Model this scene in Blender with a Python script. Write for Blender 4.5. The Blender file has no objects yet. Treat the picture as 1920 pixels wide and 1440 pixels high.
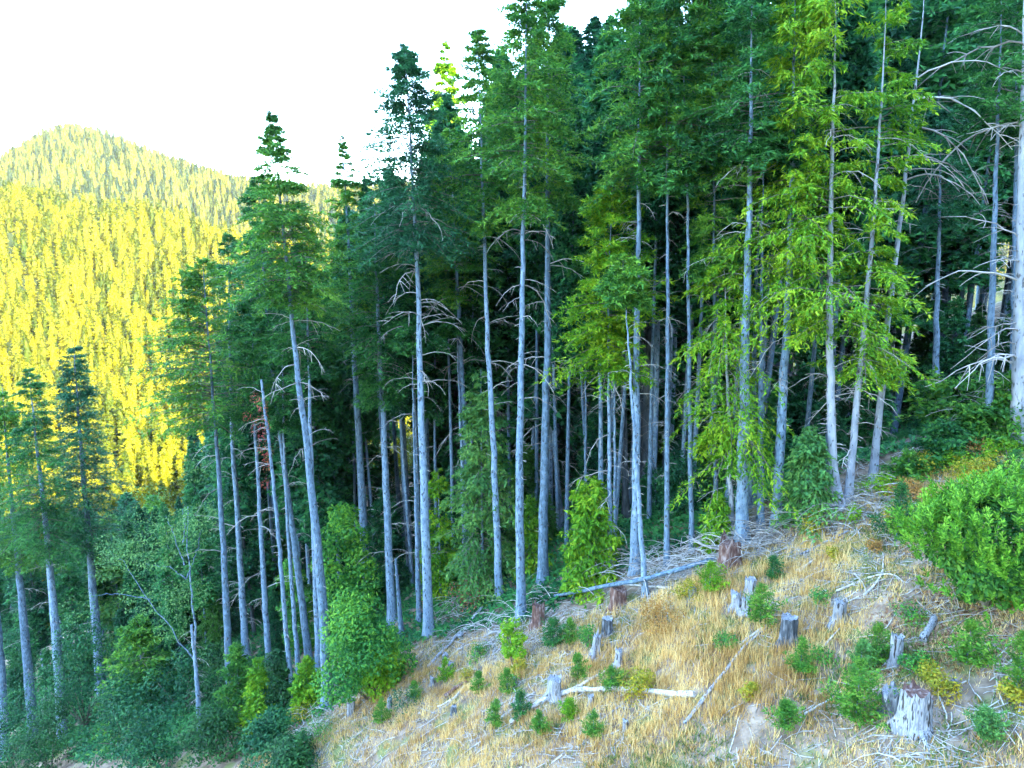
import bpy, math, random
import numpy as np
from mathutils import Vector
random.seed(7)
R = np.random.default_rng(11)
S = bpy.context.scene
COL = S.collection

# ------------------------------------------------------------------ camera, world, sun, exposure
PITCH = math.radians(10)
cam_d = bpy.data.cameras.new('camera'); cam = bpy.data.objects.new('camera', cam_d); COL.objects.link(cam)
cam_d.sensor_width = 36; cam_d.lens = 24; cam_d.clip_start = .3; cam_d.clip_end = 9000
cam.location = (0, 0, 0); cam.rotation_euler = (math.radians(90) - PITCH, 0, 0)
S.camera = cam
SUN_EL = math.radians(28); SUN_AZ = (0.66, -0.75)            # horizontal direction towards the sun
w = bpy.data.worlds.new('World'); S.world = w; w.use_nodes = True
nt = w.node_tree; nt.nodes.clear()
sky = nt.nodes.new('ShaderNodeTexSky'); sky.sky_type = 'NISHITA'; sky.sun_disc = False
sky.sun_elevation = SUN_EL; sky.sun_rotation = math.atan2(SUN_AZ[0], SUN_AZ[1])
sky.altitude = 300; sky.air_density = 1.3; sky.dust_density = .4; sky.ozone_density = 3.5
bg = nt.nodes.new('ShaderNodeBackground'); bg.inputs[1].default_value = 0.15
wo = nt.nodes.new('ShaderNodeOutputWorld')
nt.links.new(sky.outputs[0], bg.inputs[0]); nt.links.new(bg.outputs[0], wo.inputs[0])
sl = bpy.data.lights.new('sun', 'SUN'); sl.energy = 3; sl.angle = math.radians(.5); sl.color = (1, .88, .64)
so = bpy.data.objects.new('sun', sl); COL.objects.link(so)
hn = math.hypot(*SUN_AZ)
sd = Vector((SUN_AZ[0]/hn*math.cos(SUN_EL), SUN_AZ[1]/hn*math.cos(SUN_EL), math.sin(SUN_EL)))
so.rotation_euler = sd.to_track_quat('Z', 'Y').to_euler(); so.location = (0, 0, 150)
S.view_settings.view_transform = 'Standard'; S.view_settings.look = 'None'
S.view_settings.exposure = 4.35; S.view_settings.gamma = 1
S.view_settings.use_curve_mapping = False
S.render.engine = 'CYCLES'
S.cycles.max_bounces = 6; S.cycles.diffuse_bounces = 3; S.cycles.transparent_max_bounces = 4

# ------------------------------------------------------------------ helpers
def tag(o, label=None, cat=None, group=None, kind=None):
    if label: o['label'] = label
    if cat: o['category'] = cat
    if group: o['group'] = group
    if kind: o['kind'] = kind
    return o
def empty(name, loc, label, cat, group=None):
    o = bpy.data.objects.new(name, None); COL.objects.link(o); o.location = loc
    o.empty_display_size = .3
    return tag(o, label, cat, group)
def link(name, me, parent=None, loc=None, kind=None):
    o = bpy.data.objects.new(name, me); COL.objects.link(o)
    if parent is not None: o.parent = parent
    if loc is not None: o.location = loc
    if kind: o['kind'] = kind
    return o

class MB:                                   # collects triangles and quads with numpy, makes ONE mesh
    def __init__(s): s.v = []; s.f = []; s.n = 0
    def add(s, v, f, m=0):
        v = np.asarray(v, float).reshape(-1, 3); f = np.asarray(f, int)
        if len(f) == 0: return
        s.v.append(v); s.f.append((f + s.n, m)); s.n += len(v)
    def tris(s, a, m=0):                    # a: (N,3,3)
        n = len(a); s.add(a.reshape(-1, 3), np.arange(n*3).reshape(n, 3), m)
    def quads(s, a, m=0):
        n = len(a); s.add(a.reshape(-1, 3), np.arange(n*4).reshape(n, 4), m)
    def tube(s, pts, rad, sides=6, m=0, cap=True, wob=None):
        pts = np.asarray(pts, float); rad = np.asarray(rad, float); n = len(pts)
        tan = np.gradient(pts, axis=0); tan /= np.linalg.norm(tan, axis=1)[:, None] + 1e-9
        ref = np.array([0, 0, 1.]) if abs(tan[0][2]) < .8 else np.array([1., 0, 0])
        u = np.cross(tan, ref); u /= np.linalg.norm(u, axis=1)[:, None] + 1e-9
        v = np.cross(tan, u)
        a = np.linspace(0, 2*math.pi, sides, endpoint=False)
        rr = rad[:, None]*np.ones((1, sides))
        if wob is not None: rr = rr*wob(np.arange(n)[:, None], a[None, :])
        ring = pts[:, None, :] + rr[..., None]*(np.cos(a)[None, :, None]*u[:, None, :] + np.sin(a)[None, :, None]*v[:, None, :])
        i = np.arange(n-1)[:, None]*sides; j = np.arange(sides)[None, :]; k = (j+1) % sides
        f = np.stack([i+j, i+k, i+sides+k, i+sides+j], -1).reshape(-1, 4)
        s.add(ring, f, m)
        if cap:
            for e, c in ((0, pts[0]), (n-1, pts[-1])):
                vv = np.vstack([ring[e], c[None]]); jj = np.arange(sides)
                s.add(vv, np.stack([jj, (jj+1) % sides, np.full(sides, sides)], -1), m)
    def mesh(s, name, mats, smooth=False):
        me = bpy.data.meshes.new(name)
        v = np.vstack(s.v).astype(np.float32)
        me.vertices.add(len(v)); me.vertices.foreach_set('co', v.ravel())
        lo = np.concatenate([f.ravel() for f, _ in s.f]); cnt = np.concatenate([np.full(len(f), f.shape[1]) for f, _ in s.f])
        mi = np.concatenate([np.full(len(f), m) for f, m in s.f])
        me.loops.add(len(lo)); me.loops.foreach_set('vertex_index', lo.astype(np.int32))
        me.polygons.add(len(cnt)); st = np.concatenate([[0], np.cumsum(cnt)[:-1]])
        me.polygons.foreach_set('loop_start', st.astype(np.int32))
        me.polygons.foreach_set('material_index', mi.astype(np.int32))
        if smooth: me.polygons.foreach_set('use_smooth', np.ones(len(cnt), bool))
        for m in (mats if isinstance(mats, (list, tuple)) else [mats]): me.materials.append(m)
        me.update(calc_edges=True); me.validate()
        return me

_perm = np.random.default_rng(3).random((512, 512))
def vnoise(x, y):
    x = np.asarray(x, float); y = np.asarray(y, float)
    xi = np.floor(x).astype(int); yi = np.floor(y).astype(int); fx = x-xi; fy = y-yi
    fx = fx*fx*(3-2*fx); fy = fy*fy*(3-2*fy)
    g = lambda a, b: _perm[a % 512, b % 512]
    return (g(xi, yi)*(1-fx)+g(xi+1, yi)*fx)*(1-fy)+(g(xi, yi+1)*(1-fx)+g(xi+1, yi+1)*fx)*fy - .5
def sstep(a, b, x):
    t = np.clip((x-a)/(b-a), 0, 1); return t*t*(3-2*t)
def ray(px, py):                            # photo pixel (1920 x 1440) -> direction with y = 1
    xc = (px-960)/1280; yc = (720-py)/1280; c, s = math.cos(PITCH), math.sin(PITCH)
    d = np.array([xc, c+yc*s, -s+yc*c]); return d/d[1]
def proj(p):
    c, s = math.cos(PITCH), math.sin(PITCH)
    f = p[1]*c - p[2]*s; u = p[1]*s + p[2]*c
    return 960+1280*p[0]/f, 720-1280*u/f

# ------------------------------------------------------------------ terrain
KX = [-400, -200, -120, -60, -40, -11.4, .5, 17, 24.4, 40, 70, 120, 300]
KZ = [-120, -100, -78, -52, -41, -26.7, -19.9, -11.9, -9.3, -3, 8, 30, 80]
def silA(a):   # screen height of the near sunny spur, as height over distance, by azimuth x / y
    return np.interp(a, [-1.2, -.75, -.62, -.5, -.4, -.25, 0, .5, 1.2], [.20, .132, .108, .078, .052, .03, .0, .02, .02])
def silB(a):
    return np.interp(a, [-1.2, -.9, -.72, -.655, -.625, -.56, -.47, -.38, -.3, -.2, 0, .5, 1.2],
                        [.07, .122, .153, .187, .195, .185, .155, .128, .118, .12, .13, .13, .13])
def terrain(x, y):
    x = np.asarray(x, float); y = np.asarray(y, float)
    zn = np.interp(x, KX, KZ)
    zn = zn - .42*np.clip(y-36.5, 0, 24)*sstep(6, 20, x) + .12*np.clip(14-y, 0, 30)*sstep(30, 0, x)
    zn = zn + 1.1*vnoise(x/9, y/9) + .5*vnoise(x/3.1+9, y/3.1) + .22*vnoise(x/1.1, y/1.1+7)*sstep(120, 60, y)
    u = (x*SUN_AZ[0]+y*SUN_AZ[1])/hn                      # the ridge behind the camera that keeps the sun off the slope
    zn = np.where(u > 8, zn*(1-sstep(8, 110, u)) + 107*sstep(8, 110, u), zn)
    yy = np.maximum(y, 1); a = np.clip(x/yy, -1.2, 1.2)
    DA, DB = 430., 900.
    za = silA(a)*DA - 20; zb = silB(a)*DB - 22
    valley = -80 + 14*vnoise(a*5, 3.3)
    g1 = sstep(185, DA+20, y)**.9; zf = valley*(1-g1) + za*g1
    dip = za - 30
    zf = np.where(y > DA, za + (dip-za)*sstep(DA, DA+110, y), zf)
    zf = np.where(y > DA+110, dip + (zb-dip)*sstep(DA+60, DB, y), zf)
    zf = np.where(y > DB, zb - (y-DB)*.18, zf)
    zf = zf + (18*vnoise(x/70, y/70) + 7*vnoise(x/25, y/25))*sstep(160, 260, y)*(1-.8*np.exp(-((y-DB)/90)**2))
    k = sstep(85, 190, y)
    return zn*(1-k) + zf*k
def th(x, y): return float(terrain(x, y))
def ground(px, py):
    d = ray(px, py); t = np.arange(8, 260, .05); P = d[None]*t[:, None]
    hit = np.nonzero(P[:, 2] < terrain(P[:, 0], P[:, 1]))[0]
    p = P[hit[0]] if len(hit) else P[-1]
    p = p.copy(); p[2] = th(p[0], p[1]); return p

# ------------------------------------------------------------------ materials
def ramp_mat(name, cols, scale=4., rough=.8, bump=0., bscale=20., island=0., obj=0., transl=0., stretch=(1, 1, 1), detail=4, dark=None, hue=0.):
    m = bpy.data.materials.new(name); m.use_nodes = True; t = m.node_tree; N = t.nodes; L = t.links
    p = N['Principled BSDF']; p.inputs['Roughness'].default_value = rough
    p.inputs['Specular IOR Level'].default_value = .12 if 'far' in name else .25
    tc = N.new('ShaderNodeTexCoord'); mp = N.new('ShaderNodeMapping'); mp.inputs['Scale'].default_value = stretch
    L.new(tc.outputs['Object'], mp.inputs[0])
    no = N.new('ShaderNodeTexNoise'); no.inputs['Scale'].default_value = scale; no.inputs['Detail'].default_value = detail
    L.new(mp.outputs[0], no.inputs['Vector'])
    v = no.outputs['Fac']
    def addrnd(v, src, amt):
        ma = N.new('ShaderNodeMath'); ma.operation = 'MULTIPLY_ADD'; L.new(src, ma.inputs[0]); ma.inputs[1].default_value = amt
        sb = N.new('ShaderNodeMath'); sb.operation = 'SUBTRACT'; L.new(v, sb.inputs[0]); sb.inputs[1].default_value = amt/2
        L.new(sb.outputs[0], ma.inputs[2]); return ma.outputs[0]
    if island:
        g = N.new('ShaderNodeNewGeometry'); v = addrnd(v, g.outputs['Random Per Island'], island)
    if obj:
        oi = N.new('ShaderNodeObjectInfo'); v = addrnd(v, oi.outputs['Random'], obj)
    cr = N.new('ShaderNodeValToRGB'); L.new(v, cr.inputs[0])
    e = cr.color_ramp.elements
    lo, hi = .28, .72
    for i, c in enumerate(cols):
        pos = lo+(hi-lo)*i/(len(cols)-1)
        if i < 2: e[i].position = pos; e[i].color = (*c, 1)
        else: q = e.new(pos); q.color = (*c, 1)
    out = cr.outputs[0]
    if dark:                                   # knots, cracks, lichen of another colour
        n2 = N.new('ShaderNodeTexNoise'); n2.inputs['Scale'].default_value = dark[1]; n2.inputs['Detail'].default_value = 3
        L.new(mp.outputs[0], n2.inputs['Vector'])
        r2 = N.new('ShaderNodeValToRGB'); L.new(n2.outputs['Fac'], r2.inputs[0])
        r2.color_ramp.elements[0].position = dark[2]; r2.color_ramp.elements[1].position = dark[2]+.08
        mx = N.new('ShaderNodeMix'); mx.data_type = 'RGBA'; L.new(r2.outputs[0], mx.inputs[0])
        L.new(out, mx.inputs[6]); mx.inputs[7].default_value = (*dark[0], 1); out = mx.outputs[2]
    L.new(out, p.inputs['Base Color'])
    if bump:
        n3 = N.new('ShaderNodeTexNoise'); n3.inputs['Scale'].default_value = bscale; n3.inputs['Detail'].default_value = 5
        L.new(mp.outputs[0], n3.inputs['Vector'])
        b = N.new('ShaderNodeBump'); b.inputs['Strength'].default_value = bump; b.inputs['Distance'].default_value = .06
        L.new(n3.outputs['Fac'], b.inputs['Height']); L.new(b.outputs[0], p.inputs['Normal'])
    if transl:
        tr = N.new('ShaderNodeBsdfTranslucent'); L.new(out, tr.inputs['Color'])
        ms = N.new('ShaderNodeMixShader'); ms.inputs[0].default_value = transl
        o = N['Material Output']; L.new(p.outputs[0], ms.inputs[1]); L.new(tr.outputs[0], ms.inputs[2]); L.new(ms.outputs[0], o.inputs[0])
    return m
M = {}
def leafm(n, cols, **k):
    M[n] = ramp_mat(n, cols, scale=k.pop('scale', .35), rough=.65, island=k.pop('island', .38), transl=.3, **k)
leafm('needles_blue',  [(.012, .07, .034), (.028, .14, .055), (.05, .22, .07)])
leafm('needles_dark',  [(.010, .07, .024), (.032, .16, .036), (.08, .27, .045)])
leafm('needles_mid',   [(.022, .11, .022), (.065, .23, .03), (.19, .38, .035)])
leafm('needles_lime',  [(.05, .18, .012), (.13, .33, .012), (.32, .46, .018)])
leafm('needles_soft',  [(.05, .18, .05), (.10, .28, .06), (.20, .38, .07)])
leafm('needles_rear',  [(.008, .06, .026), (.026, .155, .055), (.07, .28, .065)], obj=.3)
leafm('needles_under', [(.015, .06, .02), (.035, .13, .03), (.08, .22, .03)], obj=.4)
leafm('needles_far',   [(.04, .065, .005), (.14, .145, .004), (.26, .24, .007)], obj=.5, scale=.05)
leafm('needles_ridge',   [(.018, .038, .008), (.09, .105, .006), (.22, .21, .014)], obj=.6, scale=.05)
leafm('leaf_green',    [(.02, .13, .03), (.06, .25, .035), (.17, .38, .03)])
leafm('leaf_lime',     [(.08, .26, .012), (.18, .38, .015), (.34, .45, .02)])
leafm('leaf_deep',     [(.010, .05, .018), (.022, .10, .028), (.055, .18, .04)])
leafm('leaf_teal',     [(.008, .06, .026), (.02, .12, .045), (.06, .21, .055)])
leafm('leaf_yellow',   [(.16, .22, .02), (.34, .30, .02), (.55, .38, .02)])
leafm('leaf_orange',   [(.25, .16, .04), (.42, .2, .05), (.5, .3, .06)])
leafm('leaf_red',      [(.34, .06, .06), (.55, .09, .10), (.6, .22, .09)])
leafm('leaf_airy',     [(.05, .16, .05), (.10, .26, .07), (.18, .34, .09)])
leafm('grass_dry',     [(.38, .22, .07), (.72, .46, .15), (.9, .68, .30)], island=.5)
leafm('grass_green',   [(.07, .14, .03), (.14, .22, .05), (.25, .28, .08)], island=.5)
leafm('litter',        [(.16, .07, .035), (.35, .17, .09), (.5, .33, .22)], island=.9)
M['bark'] = ramp_mat('bark', [(.085, .135, .18), (.15, .225, .30), (.25, .34, .42)], scale=6, rough=.9, bump=1., bscale=14,
                     stretch=(1, 1, .45), obj=.3, dark=((.05, .065, .075), 9, .575))
M['bark_pale'] = ramp_mat('bark_pale', [(.22, .245, .28), (.33, .355, .39), (.46, .47, .49)], scale=3, rough=.9, bump=.6, bscale=12,
                     stretch=(1, 1, .35), obj=.2, dark=((.10, .10, .10), 7, .59))
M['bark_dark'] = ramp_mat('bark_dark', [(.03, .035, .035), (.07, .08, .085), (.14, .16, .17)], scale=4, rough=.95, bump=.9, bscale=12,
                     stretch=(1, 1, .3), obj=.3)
M['dead_wood'] = ramp_mat('dead_wood', [(.17, .15, .13), (.31, .29, .26), (.5, .47, .43)], scale=6, rough=.85, obj=.4, island=.3)
M['twig_wood'] = ramp_mat('twig_wood', [(.09, .08, .06), (.16, .15, .12), (.24, .22, .18)], scale=6, rough=.9, obj=.3)
M['grey_wood'] = ramp_mat('grey_wood', [(.12, .13, .14), (.32, .33, .35), (.52, .52, .52)], scale=5, rough=.85, bump=1., bscale=9,
                     stretch=(2.5, 2.5, .35), obj=.1, dark=((.05, .045, .04), 5, .54))
M['burnt_wood'] = ramp_mat('burnt_wood', [(.03, .035, .04), (.08, .09, .1), (.26, .28, .3)], scale=5, rough=.85, bump=1., bscale=9,
                     stretch=(2.5, 2.5, .4))
M['rotten_wood'] = ramp_mat('rotten_wood', [(.06, .03, .025), (.15, .08, .06), (.33, .26, .23)], scale=5, rough=.95, bump=1., bscale=9,
                     stretch=(2, 2, .5))
M['pale_log'] = ramp_mat('pale_log', [(.24, .22, .19), (.46, .43, .39), (.64, .61, .56)], scale=7, rough=.8, bump=.7, bscale=10, dark=((.16, .13, .10), 6, .58))
M['soil'] = ramp_mat('soil', [(.10, .07, .05), (.23, .165, .115), (.38, .29, .21)], scale=1.6, rough=1, bump=1., bscale=5, detail=10,
                     dark=((.16, .17, .06), .5, .53))
M['far_floor'] = ramp_mat('far_floor', [(.01, .018, .008), (.02, .03, .01), (.04, .045, .01)], scale=.1, rough=1)  # shade in the gaps between distant trees is put into this dark colour

# ------------------------------------------------------------------ ground sheet
def build_ground():
    r = np.concatenate([[0], np.geomspace(3, 14, 12)[:-1], np.geomspace(14, 60, 190)[:-1], np.geomspace(60, 1500, 190), [2200, 4000]])
    af = np.linspace(-48, 48, 380); ab = np.linspace(48, 312, 100)[1:-1]
    a = np.radians(np.concatenate([af, ab])); n = len(a)
    X = r[:, None]*np.sin(a)[None]; Y = r[:, None]*np.cos(a)[None]; Z = terrain(X, Y)
    v = np.stack([X, Y, Z], -1); mb = MB()
    i = np.arange(len(r)-1)[:, None]*n; j = np.arange(n)[None]; k = (j+1) % n
    f = np.stack([i+j, i+n+j, i+n+k, i+k], -1).reshape(-1, 4)
    yc = Y[:-1].repeat(1, 0).ravel()
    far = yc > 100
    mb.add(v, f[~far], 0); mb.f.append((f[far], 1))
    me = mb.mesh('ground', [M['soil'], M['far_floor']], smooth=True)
    tag(link('ground', me), kind='structure')
build_ground()

# ------------------------------------------------------------------ vegetation builders
def unit(v): return v/(np.linalg.norm(v, axis=-1, keepdims=True)+1e-9)
def conifer_crown(rng, P, z0, z1, rmax, nb, nt, nq, leaf=(.34, .10), droop=.35, up0=-.05, up1=.6, mats=(), low=.5, power=.8, wood=True,
                  azbias=None, hang=0., tip=.15, patch=0., twl=.40):
    """branches spiral out of the trunk axis P(h), each carries twigs with needle sprays; returns a mesh"""
    mb = MB()
    t = np.sort(rng.random(nb)**1.2); h = z0+(z1-z0)*t
    prof = (1-t)**power*np.clip(low+t*3.5*(1-low), 0, 1)
    az = (np.arange(nb)*2.39996+rng.normal(0, .5, nb)) % (2*math.pi)
    if azbias is not None: az = np.where(rng.random(nb) < .6, azbias+rng.normal(0, .7, nb), az)
    lf = rng.uniform(.5, 1.15, nb)
    if patch: lf *= np.clip(1+patch*2.4*vnoise(np.cos(az)*1.1+h/2.2, np.sin(az)*1.1+h/7)*(1-.8*sstep(.35, .8, t)), .12, 1.5)
    Lb = prof*rmax*lf+tip
    d = np.stack([np.cos(az), np.sin(az), 0*az], -1); pr = np.stack([-np.sin(az), np.cos(az), 0*az], -1)
    B = P(h)
    up = up0+(up1-up0)*t+rng.normal(0, .10, nb); dr = droop*rng.uniform(.6, 1.5, nb)
    def bp(s):                      # s: (nb,k)
        return B[:, None]+d[:, None]*(Lb[:, None]*s)[..., None]+np.array([0, 0, 1.])*(Lb[:, None]*(up[:, None]*s-dr[:, None]*s*s))[..., None]
    s = np.clip((np.arange(nt)[None]+rng.random((nb, nt)))/nt*.88+.14, 0, 1.02)
    keep_t = np.ones((nb, nt), bool)
    bpt = bp(s)
    side = np.where((np.arange(nt)[None]+rng.integers(0, 2, (nb, 1))) % 2 == 0, 1., -1.)
    ang = rng.uniform(.5, 1.25, (nb, nt))
    td = d[:, None]*np.cos(ang)[..., None]+pr[:, None]*(np.sin(ang)*side)[..., None]
    td[..., 2] += rng.normal(-.12-hang, .22, (nb, nt))
    td = unit(td); tl = (Lb[:, None]*twl*(1.12-s)+.18*np.minimum(1, Lb[:, None]))*rng.uniform(.6, 1.2, (nb, nt))
    q = (np.arange(nq)[None, None]+rng.random((nb, nt, nq)))/nq
    pos = bpt[:, :, None]+td[:, :, None]*(tl[:, :, None]*q)[..., None]
    pos[..., 2] -= (tl[:, :, None]*q*q)*(.15+hang)
    pos = pos.reshape(-1, 3)+rng.normal(0, .04, (nb*nt*nq, 3))
    dd = np.repeat(td.reshape(-1, 3), nq, 0)+rng.normal(0, .45, pos.shape); dd[:, 2] -= hang*.6; dd = unit(dd)
    nn = unit(np.array([0, 0, 1.])+rng.normal(0, .55, pos.shape)); sd_ = unit(np.cross(dd, nn))
    sz = rng.uniform(.65, 1.35, len(pos))[:, None]*np.repeat(np.clip(.35+Lb*.8, .35, 1), nt*nq)[:, None]
    l, wd = leaf
    a = pos-sd_*wd*sz; b = pos+sd_*wd*sz; c = pos+dd*l*sz
    mb.tris(np.stack([a, b, c], 1), 0)
    if wood:
        ss = np.linspace(0, .95, 4)[None]*np.ones((nb, 1)); c_ = bp(ss)
        rr = np.clip(Lb*.011, .010, .035)[:, None]*np.array([1, .8, .55, .2])[None]
        an = np.array([0, 2.1, 4.2])
        up_ = np.array([0, 0, 1.])
        ring = c_[:, :, None]+rr[:, :, None, None]*(np.cos(an)[None, None, :, None]*pr[:, None, None]+np.sin(an)[None, None, :, None]*up_)
        base = np.arange(nb)[:, None, None]*12+np.arange(3)[None, :, None]*3; j = np.arange(3)[None, None]; k = (j+1) % 3
        f = np.stack([base+j, base+k, base+3+k, base+3+j], -1).reshape(-1, 4)
        mb.add(ring.reshape(-1, 3), f, 1)
    return mb
def broad_crown(rng, clumps, nleaf, size, aspect=.55, flat=.35):
    """clumps: list of (centre, radii); leaves sit on and inside bulging clumps"""
    mb = MB(); clumps = [(np.array(c, float), np.array(r, float)) for c, r in clumps]
    vol = np.array([r[0]*r[2] for _, r in clumps]); cnt = (nleaf*vol/vol.sum()).astype(int)
    for (c, r), n in zip(clumps, cnt):
        u = unit(rng.normal(0, 1, (n, 3))); rad = rng.uniform(.45, 1.0, n)**.5
        bump = 1+.55*vnoise(u[:, 0]*2.3+c[0]*3, u[:, 2]*2.3+u[:, 1]*1.9+c[2]*5)
        p = c+u*r*(rad*bump)[:, None]
        nn = unit(u*.8+np.array([0, 0, .6])+rng.normal(0, .5, (n, 3)))
        dd = unit(np.cross(nn, rng.normal(0, 1, (n, 3)))); dd[:, 2] -= flat; dd = unit(dd); sd_ = unit(np.cross(nn, dd))
        s = size*rng.uniform(.6, 1.35, n)[:, None]
        mb.quads(np.stack([p-dd*s*.5, p+sd_*s*aspect*.5, p+dd*s*.6, p-sd_*s*aspect*.5], 1), 0)
    return mb

# shared dead branches (unit length, pointing +x, arching down)
def dead_branch_mesh(k):
    rng = np.random.default_rng(100+k); mb = MB()
    n = 9; s = np.linspace(0, 1, n); up = rng.uniform(.02, .5); dr = rng.uniform(.25, 1.05); sw = rng.uniform(-.2, .2)
    p = np.stack([s*(1-.12*s*dr), sw*s*s+rng.normal(0, .012, n), up*s-dr*s*s+rng.normal(0, .01, n)], -1)
    mb.tube(p, .0115*(1-.8*s)+.0015, 4)
    for _ in range(rng.integers(3, 8)):
        i = rng.integers(2, n-1); l = rng.uniform(.1, .34); sg = rng.choice([-1, 1]); q = np.linspace(0, 1, 4)
        d = np.array([rng.uniform(.3, .9), sg*rng.uniform(.3, .9), rng.uniform(-.8, .2)]); d /= np.linalg.norm(d)
        mb.tube(p[i]+d*l*q[:, None]+np.array([0, 0, -1])*l*.35*(q*q)[:, None], .006*(1-.75*q)+.001, 3)
    return mb.mesh('dead_branch', M['dead_wood'], smooth=True)
DB_ = [dead_branch_mesh(k) for k in range(14)]

FT_GROUP = 'tall bare-trunked conifers along the forest edge'
def path_fn(pts):                            # pts (n,3) rising in z -> P(h), smooth
    z = pts[:, 2]; hh = np.linspace(z[0], z[-1], 40)
    x = np.interp(hh, z, pts[:, 0]); y = np.interp(hh, z, pts[:, 1])
    k = np.array([1, 2, 3, 2, 1.])/9
    xs = np.convolve(np.pad(x, 2, mode='edge'), k, 'valid'); ys = np.convolve(np.pad(y, 2, mode='edge'), k, 'valid')
    xs[:2] = x[:2]; ys[:2] = y[:2]; xs[-2:] = x[-2:]; ys[-2:] = y[-2:]
    return lambda h: np.stack([np.interp(h, hh, xs), np.interp(h, hh, ys), np.asarray(h, float)], -1)
def front_tree(px, w, crown=None, rad=2.6, mat='needles_dark', bark='bark', dead=None, nd=14, dl=(1., 2.6), label='', name='conifer_tree',
               nb=None, depth=None, seed=None, low=.5, power=.66, droop=.35, hang=0., stubs=70, flare=.5, snag=False, daz=None, patch=.28,
               azb=None, up1=.6, leaf=(.24, .042), dens=1., cat='conifer'):
    rng = np.random.default_rng(seed if seed is not None else int(px[0][0]*7+px[0][1]))
    base = ground(*px[0]) if depth is None else None
    if depth is not None:
        d = ray(*px[0]); base = d*depth; base[2] = th(base[0], base[1])
    Y0 = base[1]
    pts = [ray(*q)*Y0 for q in px]; pts[0] = base.copy()
    pts = np.array([p for i, p in enumerate(pts) if i == 0 or p[2] > base[2]+1.]) - base
    P = path_fn(pts); H = pts[-1][2]
    r0 = w/1280*np.linalg.norm(base)*.5*.9
    root = empty(name, base, label, cat, None if snag else FT_GROUP)
    mb = MB(); hs = np.concatenate([[-.8, -.2, 0, .3, .7, 1.2], np.linspace(2, H, 26)])
    Pc = P(np.clip(hs, 0, None)); Pc[:, 2] = hs
    Pc[6:-1, :2] += rng.normal(0, .02, (len(hs)-7, 2))
    end = .45 if snag else .02
    tap = lambda h: r0*(1-(1-end)*np.clip(h/H, 0, 1)**1.15)+flare*r0*np.exp(-np.clip(h, 0, None)/.75)
    ph = rng.random(4)*6
    mb.tube(Pc, tap(hs), 14, wob=lambda i, a: 1+.035*np.sin(3*a+ph[0]+i*.2)+.03*np.sin(5*a+ph[1]-i*.3)+.16*flare*np.cos(4*a+ph[2])*np.exp(-np.maximum(0, i-1)*.9))
    link('trunk', mb.mesh('trunk', M[bark], smooth=True), root)
    def h_at(y):                             # photo row -> height on this trunk
        return float(ray(px[0][0], y)[2]*Y0-base[2])
    hc = h_at(crown) if crown is not None else H
    # short broken stubs
    st = MB(); ns = stubs
    for h in rng.uniform(.08*H, min(H*.97, hc*1.05+1), ns):
        a = rng.random()*6.283; d = np.array([math.cos(a), math.sin(a), rng.uniform(-.3, .25)]); p = P(np.array([h]))[0]
        l = tap(h)+rng.uniform(.06, .55)*rng.random(); st.tube(np.array([p, p+d*l*.6, p+d*l+np.array([0, 0, -.05])]), [.022, .017, .008], 3, cap=False)
    if ns: link('branch_stubs', st.mesh('branch_stubs', M['dead_wood']), root, kind='stuff')
    if dead:
        ha, hb = sorted((h_at(dead[0]), h_at(dead[1])))
        for h in np.sort(rng.uniform(ha, hb, int(nd*.72))):
            h = min(max(h, 1), H*.98)
            o = link('dead_branch', DB_[rng.integers(len(DB_))], root, tuple(P(np.array([h]))[0]))
            s = rng.uniform(*dl); a = rng.random()*6.283 if daz is None else daz+rng.normal(0, .5)
            if daz is None and rng.random() < .6: a = rng.choice([0, math.pi])+rng.normal(0, .55)
            o.scale = (s, s, s*rng.uniform(.7, 1.1)); o.rotation_euler = (rng.normal(0, .2), rng.normal(-.05, .15), a)
    if crown is not None:
        n = nb or int(np.clip((H-hc)*11*dens, 60, 400))
        cb = conifer_crown(rng, P, max(hc, .5), H, rad*1.12, n, 18, 8, leaf=leaf, low=low, power=power, droop=droop, hang=hang, patch=patch,
                           azbias=azb, up1=up1)
        link('crown', cb.mesh('crown', [M[mat], M['twig_wood']]), root)
    return root, P, base
T = front_tree
FRONT = []
SHORT = '''thin trunk cut by the left edge|leftmost full conifer|second conifer from the left|dark tree alone before the hill|comb-like snag|feathery conifer|straight tree right of the feathery one|shaded trunk left of the rusty snag|rusty snag|curved trunk left of the spire tree|slim half-hidden curved trunk|straight trunk behind the spire tree|tall bowed spire tree|sparse-topped conifer|tree beside the short broken pole|short broken pole|tiny broken pole|very tall dark conifer|thin trunk behind the tallest dark conifer|knobbly trunk|slender trunk near the knobbly one|slim trunk before the pale hemlock|smooth central trunk|thick trunk right of centre pair|left-leaning trunk near the centre|olive-crowned tree|thin leaning crossing trunk|thick trunk with the crossing pole|widest furrowed trunk|furrowed trunk's left neighbour|pole-like twiggy trunk|slim trunk above the brush pile|leafy slim trunk|mossy half-dead sapling|thickest grey trunk of three|speckled middle trunk of three|rightmost trunk of three|lime-wrapped leaning trunk|pale trunk with flared base|slim right-leaning trunk|bare leaning pole|trunk in the dark gap|slim trunk on the crest|slim trunk near the right edge|broad trunk at the right edge|very thin trunk left of the olive crown|shaded trunk left of the olive crown|blue-grey trunk right of the olive crown|thin trunk behind the olive crown|golden sunlit tree top'''.split('|')
def T(px, *a, **k):
    FRONT.append((px, SHORT[len(FRONT)])); return front_tree(px, *a, **k)
USED = {}
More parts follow.
